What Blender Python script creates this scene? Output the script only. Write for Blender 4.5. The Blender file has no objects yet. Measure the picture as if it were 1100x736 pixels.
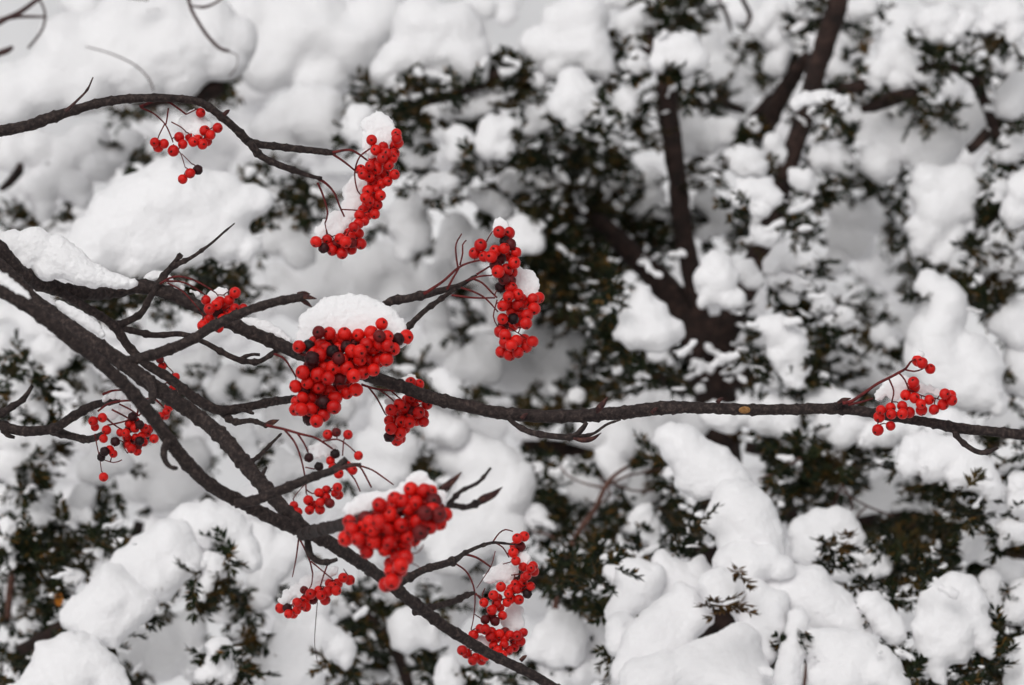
import bpy, math, random
import numpy as np
from mathutils import Vector, Quaternion
random.seed(7)
rng = np.random.default_rng(11)
C = bpy.context.scene.collection
scene = bpy.context.scene

# ------------------------------------------------------------------ camera
D, S, CZ = 4.0, 0.62/1100, 1.6            # focus distance, metres per photo pixel there, eye height
cam_d = bpy.data.cameras.new('camera')
cam = bpy.data.objects.new('camera', cam_d); C.objects.link(cam)
cam.location = (0, -D, CZ); cam.rotation_euler = (math.radians(90), 0, 0)
cam_d.sensor_width = 23.6; cam_d.lens = 23.6*D/0.62
cam_d.clip_start = 0.1; cam_d.clip_end = 500
cam_d.dof.use_dof = True; cam_d.dof.focus_distance = D; cam_d.dof.aperture_fstop = 7.6
cam_d.dof.aperture_blades = 7
scene.camera = cam

# ------------------------------------------------------------------ light (overcast)
SUN_EL, SUN_AZ = math.radians(44), math.radians(200)     # azimuth clockwise from +Y: behind the camera, a little to its left
w = bpy.data.worlds.new('World'); scene.world = w; w.use_nodes = True
nt = w.node_tree; bg = nt.nodes['Background']
sky = nt.nodes.new('ShaderNodeTexSky'); sky.sky_type = 'NISHITA'; sky.sun_disc = False
sky.sun_elevation = SUN_EL; sky.sun_rotation = SUN_AZ
sky.air_density = 1.0; sky.dust_density = 4.0; sky.ozone_density = 1.0
hs = nt.nodes.new('ShaderNodeHueSaturation'); hs.inputs['Saturation'].default_value = 0.12
nt.links.new(sky.outputs[0], hs.inputs['Color']); nt.links.new(hs.outputs[0], bg.inputs[0])
bg.inputs[1].default_value = 0.15
sd = bpy.data.lights.new('sun', 'SUN'); sd.energy = 0.6; sd.angle = math.radians(40); sd.color = (1, 0.965, 0.935)
sun = bpy.data.objects.new('sun', sd); C.objects.link(sun); sun.location = (-2, -3, 6)
sdir = Vector((math.sin(SUN_AZ)*math.cos(SUN_EL), math.cos(SUN_AZ)*math.cos(SUN_EL), math.sin(SUN_EL)))
sun.rotation_euler = sdir.to_track_quat('Z', 'Y').to_euler()
scene.view_settings.view_transform = 'Standard'; scene.view_settings.look = 'None'
scene.view_settings.exposure = -0.5; scene.view_settings.gamma = 1.0
scene.view_settings.use_curve_mapping = False
scene.render.engine = 'CYCLES'
scene.cycles.max_bounces = 10; scene.cycles.diffuse_bounces = 8; scene.cycles.glossy_bounces = 2
scene.cycles.use_denoising = True

# ------------------------------------------------------------------ helpers
def P(x, y, d=0.0):
    """photo position and metres behind the focus plane -> a point in the place"""
    k = S*(D+d)/D
    return Vector(((x-550)*k, d, CZ-(y-368)*k))
def px(d): return S*(D+d)/D

def principled(name, rough=0.7):
    m = bpy.data.materials.new(name); m.use_nodes = True
    b = m.node_tree.nodes['Principled BSDF']; b.inputs['Roughness'].default_value = rough
    return m, m.node_tree, b
def N(nt, t, **kw):
    n = nt.nodes.new(t)
    for k, v in kw.items():
        if k in n.inputs: n.inputs[k].default_value = v
        else: setattr(n, k, v)
    return n
def ramp(nt, fac, stops):
    r = nt.nodes.new('ShaderNodeValToRGB'); e = r.color_ramp.elements
    e[0].position, e[0].color = stops[0][0], (*stops[0][1], 1)
    e[1].position, e[1].color = stops[-1][0], (*stops[-1][1], 1)
    for p, c in stops[1:-1]:
        q = e.new(p); q.color = (*c, 1)
    nt.links.new(fac, r.inputs[0]); return r.outputs[0]
def noise(nt, scale, detail=4, coord='Object', rough=0.55):
    tc = nt.nodes.new('ShaderNodeTexCoord'); n = nt.nodes.new('ShaderNodeTexNoise')
    n.inputs['Scale'].default_value = scale; n.inputs['Detail'].default_value = detail
    n.inputs['Roughness'].default_value = rough
    nt.links.new(tc.outputs[coord], n.inputs['Vector']); return n.outputs[0]
def bump(nt, b, h, dist, strength=1.0, prev=None):
    n = nt.nodes.new('ShaderNodeBump'); n.inputs['Strength'].default_value = strength
    n.inputs['Distance'].default_value = dist
    nt.links.new(h, n.inputs['Height'])
    if prev: nt.links.new(prev, n.inputs['Normal'])
    nt.links.new(n.outputs[0], b.inputs['Normal']); return n.outputs[0]

def snow_mat(name, fine, c0=(0.87, 0.862, 0.872), c1=(0.915, 0.908, 0.917), sc=30):
    m, nt, b = principled(name, 0.6)
    nt.links.new(ramp(nt, noise(nt, sc, 3), [(0.3, c0), (0.7, c1)]), b.inputs['Base Color'])
    b.inputs['Specular IOR Level'].default_value = 0.2
    p = bump(nt, b, noise(nt, 120, 4), 0.002, 0.35)
    bump(nt, b, noise(nt, fine, 3, rough=0.7), 0.0006, 0.5, p)
    return m
SNOW = snow_mat('snow', 900)
GROUND_SNOW = snow_mat('ground_snow', 60, (0.55, 0.55, 0.56), (0.8, 0.8, 0.81), 2.5)   # greyed snow: the colour stands in for shade on the fully lit hillside

def bark_mat(name, c0, c1, c2, sc, bd):
    m, nt, b = principled(name, 0.75)
    nt.links.new(ramp(nt, noise(nt, sc, 6, rough=0.65), [(0.33, c0), (0.53, c1), (0.76, c2)]), b.inputs['Base Color'])
    b.inputs['Specular IOR Level'].default_value = 0.3
    bump(nt, b, noise(nt, sc*1.6, 5, rough=0.7), bd, 0.8)
    return m
BARK = bark_mat('rowan_bark', (0.011, 0.007, 0.007), (0.036, 0.025, 0.023), (0.11, 0.078, 0.068), 400, 0.0011)
TWIG = bark_mat('twig_bark', (0.025, 0.012, 0.012), (0.065, 0.032, 0.030), (0.14, 0.08, 0.07), 500, 0.0006)
BUD = bark_mat('bud_scale', (0.02, 0.008, 0.009), (0.06, 0.022, 0.02), (0.16, 0.07, 0.04), 350, 0.0006)
STALK = bark_mat('berry_stalk', (0.05, 0.008, 0.009), (0.13, 0.016, 0.016), (0.22, 0.035, 0.03), 400, 0.0003)
YEWBARK = bark_mat('yew_bark', (0.008, 0.005, 0.004), (0.026, 0.013, 0.010), (0.08, 0.044, 0.034), 110, 0.004)
REDTWIG = bark_mat('red_twig_bark', (0.05, 0.022, 0.016), (0.11, 0.05, 0.036), (0.18, 0.09, 0.07), 200, 0.0006)

def berry_mat(name, c0, c1, rough):
    m, nt, b = principled(name, rough)
    oi = nt.nodes.new('ShaderNodeObjectInfo')
    mx = nt.nodes.new('ShaderNodeMixRGB'); mx.inputs[1].default_value = (*c0, 1); mx.inputs[2].default_value = (*c1, 1)
    nt.links.new(oi.outputs['Random'], mx.inputs[0])
    sp = ramp(nt, noise(nt, 260, 4), [(0.35, (0.72, 0.6, 0.6)), (0.6, (1, 1, 1))])
    mu = nt.nodes.new('ShaderNodeMixRGB'); mu.blend_type = 'MULTIPLY'; mu.inputs[0].default_value = 0.8
    nt.links.new(mx.outputs[0], mu.inputs[1]); nt.links.new(sp, mu.inputs[2])
    nt.links.new(mu.outputs[0], b.inputs['Base Color'])
    b.inputs['Specular IOR Level'].default_value = 0.25
    bump(nt, b, noise(nt, 450, 3), 0.0003, 0.35)
    return m
BERRY = berry_mat('berry_skin', (0.82, 0.016, 0.010), (0.54, 0.006, 0.005), 0.30)
BERRY_DK = berry_mat('dark_berry_skin', (0.055, 0.010, 0.012), (0.014, 0.007, 0.008), 0.45)
BERRY_MR = berry_mat('maroon_berry_skin', (0.20, 0.010, 0.010), (0.10, 0.008, 0.010), 0.45)
CALYX = principled('calyx', 0.9)[0]
CALYX.node_tree.nodes['Principled BSDF'].inputs['Base Color'].default_value = (0.012, 0.007, 0.006, 1)

def needle_mat(name, g0, g1, br):
    m, nt, b = principled(name, 0.5)
    geo = nt.nodes.new('ShaderNodeNewGeometry')
    isl = geo.outputs['Random Per Island']
    base = ramp(nt, isl, [(0.0, g0), (0.6, g1), (0.84, (g1[0]*1.5, g1[1]*1.25, g1[2])), (0.97, br)])
    nz = ramp(nt, noise(nt, 22, 2), [(0.55, (0, 0, 0)), (0.70, (1, 1, 1))])
    mx = nt.nodes.new('ShaderNodeMixRGB'); mx.inputs[2].default_value = (*br, 1)
    sc = nt.nodes.new('ShaderNodeMath'); sc.operation = 'MULTIPLY'; sc.inputs[1].default_value = 0.38
    nt.links.new(nz, sc.inputs[0]); nt.links.new(sc.outputs[0], mx.inputs[0])
    nt.links.new(base, mx.inputs[1]); nt.links.new(mx.outputs[0], b.inputs['Base Color'])
    b.inputs['Specular IOR Level'].default_value = 0.12
    return m
NEEDLE = needle_mat('yew_needles', (0.005, 0.009, 0.004), (0.016, 0.024, 0.009), (0.15, 0.075, 0.018))
NEEDLE_BR = needle_mat('brown_needles', (0.05, 0.032, 0.012), (0.10, 0.058, 0.02), (0.20, 0.10, 0.03))

class MB:
    """collects vertices and faces for ONE mesh"""
    def __init__(s): s.v, s.f, s.n, s.mi = [], [], 0, None
    def add(s, verts, faces):
        s.v.append(np.asarray(verts, float).reshape(-1, 3)); s.f += [tuple(i+s.n for i in f) for f in faces]
        s.n += len(s.v[-1])
WORLD = {}
def link(name, me, parent, loc):
    o = bpy.data.objects.new(name, me); C.objects.link(o)
    o.location = loc if parent is None else Vector(loc)-WORLD[parent]
    WORLD[o] = Vector(loc)
    if parent: o.parent = parent
    return o
def build(name, mb, mat, parent=None, smooth=True):
    v = np.concatenate(mb.v)
    if parent is None: org = Vector(((v[:, 0].min()+v[:, 0].max())/2, (v[:, 1].min()+v[:, 1].max())/2, v[:, 2].min()))
    else: org = WORLD[parent]
    me = bpy.data.meshes.new(name); me.from_pydata((v-np.array(org)).tolist(), [], mb.f)
    if smooth: me.polygons.foreach_set('use_smooth', [True]*len(me.polygons))
    me.materials.append(mat); me.update()
    return link(name, me, parent, org)
def tag(o, label=None, cat=None, group=None, kind=None):
    if label: o['label'] = label
    if cat: o['category'] = cat
    if group: o['group'] = group
    if kind: o['kind'] = kind
    return o
def empty(name, loc, label, cat, group=None):
    o = bpy.data.objects.new(name, None); C.objects.link(o); o.location = loc; WORLD[o] = Vector(loc)
    o.empty_display_size = 0.02
    return tag(o, label, cat, group)

def smooth_path(pts, step):
    p = np.asarray(pts, float)
    q = np.concatenate([[2*p[0]-p[1]], p, [2*p[-1]-p[-2]]]); out = []
    for i in range(1, len(q)-2):
        n = max(2, int(np.linalg.norm(q[i+1][:3]-q[i][:3])/step))
        t = np.linspace(0, 1, n, endpoint=False)[:, None]
        a, b_, c, d = q[i-1], q[i], q[i+1], q[i+2]
        out.append(0.5*((2*b_)+(-a+c)*t+(2*a-5*b_+4*c-d)*t**2+(-a+3*b_-3*c+d)*t**3))
    out.append(p[-1:]); r = np.concatenate(out); r[:, 3] = np.maximum(r[:, 3], 1e-5); return r
def tube(mb, pts, step=0.002, seg=10, rough=0.0, knob=0.0):
    """a swept round tube through (x, y, z, radius); rough = bark unevenness, knob = ring swellings (bud scars)"""
    r = smooth_path(pts, step); n = len(r)
    c = r[:, :3].copy(); rad = r[:, 3].copy()
    if rough:
        wv = np.zeros(n)
        for k in (7, 13, 29, 53): wv += np.sin(np.linspace(0, k*0.9, n)*random.uniform(.7, 1.4)+random.random()*7)/math.sqrt(k)
        rad *= 1+rough*wv*0.45
        jit = rng.normal(0, 1, (n, 3)); ker = np.ones(5)/5
        for j in range(3): jit[:, j] = np.convolve(jit[:, j], ker, 'same')[:n] if n >= 5 else 0
        c += jit*rad[:, None]*rough*0.35
    if knob:
        length = np.concatenate([[0], np.cumsum(np.linalg.norm(np.diff(c, axis=0), axis=1))])
        s = random.uniform(0, 0.012)
        while s < length[-1]:
            rad *= 1+knob*random.uniform(.4, 1.2)*np.exp(-((length-s)/0.0013)**2)
            s += random.uniform(0.006, 0.020)
    t = np.gradient(c, axis=0); t /= np.linalg.norm(t, axis=1)[:, None]+1e-12
    u = np.cross(t[0], [0.3, 1, 0.2]); u /= np.linalg.norm(u)
    V = []; ang = np.linspace(0, 2*math.pi, seg, endpoint=False)
    for i in range(n):
        u = u-t[i]*np.dot(u, t[i]); u /= np.linalg.norm(u)+1e-12; v = np.cross(t[i], u)
        rr = rad[i]*(1+(rng.normal(0, rough*0.22, seg) if rough else 0))
        V.append(c[i]+np.outer(np.cos(ang)*rr, u)+np.outer(np.sin(ang)*rr, v))
    V = np.concatenate(V); F = []
    for i in range(n-1):
        for j in range(seg):
            a, b_ = i*seg+j, i*seg+(j+1) % seg
            F.append((a, b_, b_+seg, a+seg))
    F.append(tuple(range(seg-1, -1, -1))); F.append(tuple((n-1)*seg+j for j in range(seg)))
    mb.add(V, F); return c
def path(s, d0=0.0, d1=None):
    """'x,y,r[,d] ...' in photo pixels -> (x, y, z, radius) in the place; depth runs from d0 to d1 where none is given"""
    q = [tuple(float(a) for a in t.split(',')) for t in s.split()]; out = []
    for i, t in enumerate(q):
        d = t[3] if len(t) > 3 else d0+(0 if d1 is None else (d1-d0)*i/max(1, len(q)-1))
        out.append((*P(t[0], t[1], d), t[2]*px(d)))
    return out

# unit icosphere
def ico(sub):
    import bmesh
    bm = bmesh.new(); bmesh.ops.create_icosphere(bm, subdivisions=sub, radius=1)
    v = np.array([x.co[:] for x in bm.verts]); f = [tuple(y.index for y in x.verts) for x in bm.faces]; bm.free(); return v, f
ICO2, ICO3 = ico(2), ico(3)

# textures used to roughen snow
def clouds(name, size, depth):
    t = bpy.data.textures.new(name, 'CLOUDS'); t.noise_scale = size; t.noise_depth = depth; return t
T_BIG, T_MID, T_FINE = clouds('lumps', 0.036, 0), clouds('crumbs', 0.010, 2), clouds('grains', 0.0026, 2)
PENDING = []
def circles(s): return [tuple(float(a) for a in t.split(',')) for t in s.split()]
_lat = rng.normal(0, 1, (256, 256))
def vnoise(x, y, seed=0):
    """smooth 2D value noise, about -1..1"""
    x = x+seed*17.31; y = y+seed*5.77
    i, j = np.floor(x).astype(int), np.floor(y).astype(int); u, v = x-i, y-j
    u, v = u*u*(3-2*u), v*v*(3-2*v); L = lambda a, b: _lat[a % 256, b % 256]
    return ((L(i, j)*(1-u)+L(i+1, j)*u)*(1-v)+(L(i, j+1)*(1-u)+L(i+1, j+1)*u)*v)*.5
def pad(mb, cs, d, cell, warp, lean, thick, soft=0.35, lumps=0.12, pw=.42):
    """a pad of snow: the outline is the ragged union of the discs, swollen to a pillow that leans back against its bough"""
    a = np.array([c[:3] for c in cs], float); sd_ = random.uniform(0, 200)
    m = warp*2+3
    xs = np.arange((a[:, 0]-a[:, 2]).min()-m, (a[:, 0]+a[:, 2]).max()+m+cell, cell)
    ys = np.arange((a[:, 1]-a[:, 2]).min()-m, (a[:, 1]+a[:, 2]).max()+m+cell, cell)
    X, Y = np.meshgrid(xs, ys)
    big = np.median(a[:, 2])
    wx = X+warp*(vnoise(X/(big*.7), Y/(big*.7), sd_)+.45*vnoise(X/(big*.28), Y/(big*.28), sd_+1)+.16*vnoise(X/(big*.11), Y/(big*.11), sd_+2))
    wy = Y+warp*(vnoise(X/(big*.7), Y/(big*.7), sd_+3)+.45*vnoise(X/(big*.28), Y/(big*.28), sd_+4)+.16*vnoise(X/(big*.11), Y/(big*.11), sd_+5))
    inv = np.full(X.shape, -1e9); acc = np.zeros(X.shape); h2 = np.zeros(X.shape)
    k = soft*big*.35+.3
    for cx, cy, r in a:
        dist = r-np.hypot(wx-cx, wy-cy)                     # inside distance of this disc
        acc += np.exp(np.clip(dist/k, -60, 40))
        dom = np.sqrt(np.maximum(0, r*r-(X*.6+wx*.4-cx)**2-((Y*.6+wy*.4-cy))**2))
        h2 += np.maximum(dom, 0)**4
    inside = k*np.log(acc+1e-12)
    h2 = h2**.25
    R = big*1.5
    t = np.clip(inside, 0, R)/R
    pil = R*np.sqrt(np.maximum(0, 1-(1-t)**2))*.62
    h = pw*pil+(1-pw)*h2*.95
    h += lumps*big*(vnoise(X/(big*1.1), Y/(big*1.1), sd_+6)+.3*vnoise(X/(big*.45), Y/(big*.45), sd_+7)+.06*vnoise(X/(big*.16), Y/(big*.16), sd_+8))*t**.5
    ok = inside > 0
    if not ok.any(): return
    idx = -np.ones(X.shape, int)
    core = ok[:-1, :-1] & ok[1:, :-1] & ok[:-1, 1:] & ok[1:, 1:]
    use = np.zeros(X.shape, bool)
    use[:-1, :-1] |= core; use[1:, :-1] |= core; use[:-1, 1:] |= core; use[1:, 1:] |= core
    n = int(use.sum())
    if n < 4: return
    idx[use] = np.arange(n); kk = px(d); yc = np.average(a[:, 1], weights=a[:, 2]**2)
    px_, py_ = X[use], Y[use]; hh = np.maximum(h[use], .25)*thick
    base = d+(yc-py_)*kk*lean
    def pts(dep): return np.stack([(px_-550)*S*(D+d)/D, dep, CZ-(py_-368)*S*(D+d)/D], 1)
    V = np.concatenate([pts(base-hh*kk), pts(base+hh*kk*.8)])
    jj, ii = np.nonzero(core)
    q = np.stack([idx[jj, ii], idx[jj, ii+1], idx[jj+1, ii+1], idx[jj+1, ii]], 1)
    F = [tuple(f[::-1]) for f in q.tolist()]+[tuple(f) for f in (q+n).tolist()]
    e = {}
    for f in q.tolist():
        for u, v in ((f[0], f[1]), (f[1], f[2]), (f[2], f[3]), (f[3], f[0])): e[(u, v)] = 1
    for (u, v) in e:
        if (v, u) not in e: F.append((u, v, v+n, u+n))
    mb.add(V, F)
def snow(name, cs, d, voxel, smooth_it, big=0.0, mid=0.0, fine=0.0, tags=None, mat=None, cell=2.0, warp=3.0, lean=.45, thick=1.0, lumps=.12, balls=False, pw=.42, extra=()):
    """one body of snow: a pad, several pads (a list of disc lists with depths) or loose balls"""
    mb = MB()
    if balls:
        for x, y, r, dd in cs:
            k = px(dd); R = r*k; v, f = ICO2
            mb.add(v*R*np.array([random.uniform(1, 1.5), random.uniform(.9, 1.2), random.uniform(.65, .95)])+np.array(P(x, y, dd)), f)
        for c, dd in extra: pad(mb, c, dd, 1.1, 2.2, .25, 1.0, lumps=.2, pw=pw)
    elif isinstance(cs[0][0], list):
        for c, dd in cs: pad(mb, c, dd, cell, warp, lean, thick, lumps=lumps, pw=pw)
    else: pad(mb, cs, d, cell, warp, lean, thick, lumps=lumps, pw=pw)
    o = build(name, mb, mat or SNOW)
    m = o.modifiers.new('r', 'REMESH'); m.mode = 'VOXEL'; m.voxel_size = voxel; m.use_smooth_shade = True
    m = o.modifiers.new('s', 'SMOOTH'); m.factor = 0.5; m.iterations = smooth_it
    for tx, st in ((T_BIG, big), (T_MID, mid), (T_FINE, fine)):
        if st:
            m = o.modifiers.new('d', 'DISPLACE'); m.texture = tx; m.texture_coords = 'GLOBAL'; m.strength = st; m.mid_level = 0.5
    if tags: tag(o, **tags)
    PENDING.append(o); return o
def bake_snow():
    bpy.context.view_layer.update(); dg = bpy.context.evaluated_depsgraph_get()
    news = [(o, bpy.data.meshes.new_from_object(o.evaluated_get(dg))) for o in PENDING]
    for o, me in news:
        o.modifiers.clear(); me.name = o.data.name; o.data = me
        me.polygons.foreach_set('use_smooth', [True]*len(me.polygons))
    PENDING.clear()

# ------------------------------------------------------------------ ground and hillside
def terrain():
    xs = np.concatenate([[-300, -120, -50, -20, -8], np.linspace(-4, 4, 81), [8, 20, 50, 120, 300]])
    ys = np.concatenate([[-300, -100, -40, -15], np.linspace(-6, 12, 121), [16, 25, 60, 150, 300]])
    X, Y = np.meshgrid(xs, ys)
    def ss(a, b, t): t = np.clip((t-a)/(b-a), 0, 1); return t*t*(3-2*t)
    crest = 3.2
    Z = ss(1.9, 4.6, Y)*crest + 0.0
    Z += (0.05*np.sin(X*3.1+Y*1.3)+0.04*np.sin(X*5.7-Y*4.1)+0.03*np.sin(X*9.3+Y*7.7))*ss(1.8, 2.6, Y)
    mb = MB(); nx = len(xs)
    mb.add(np.stack([X, Y, Z], -1).reshape(-1, 3),
           [(j*nx+i, j*nx+i+1, (j+1)*nx+i+1, (j+1)*nx+i) for j in range(len(ys)-1) for i in range(nx-1)])
    tag(build('snowy_ground', mb, GROUND_SNOW), kind='structure')
terrain()

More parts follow.
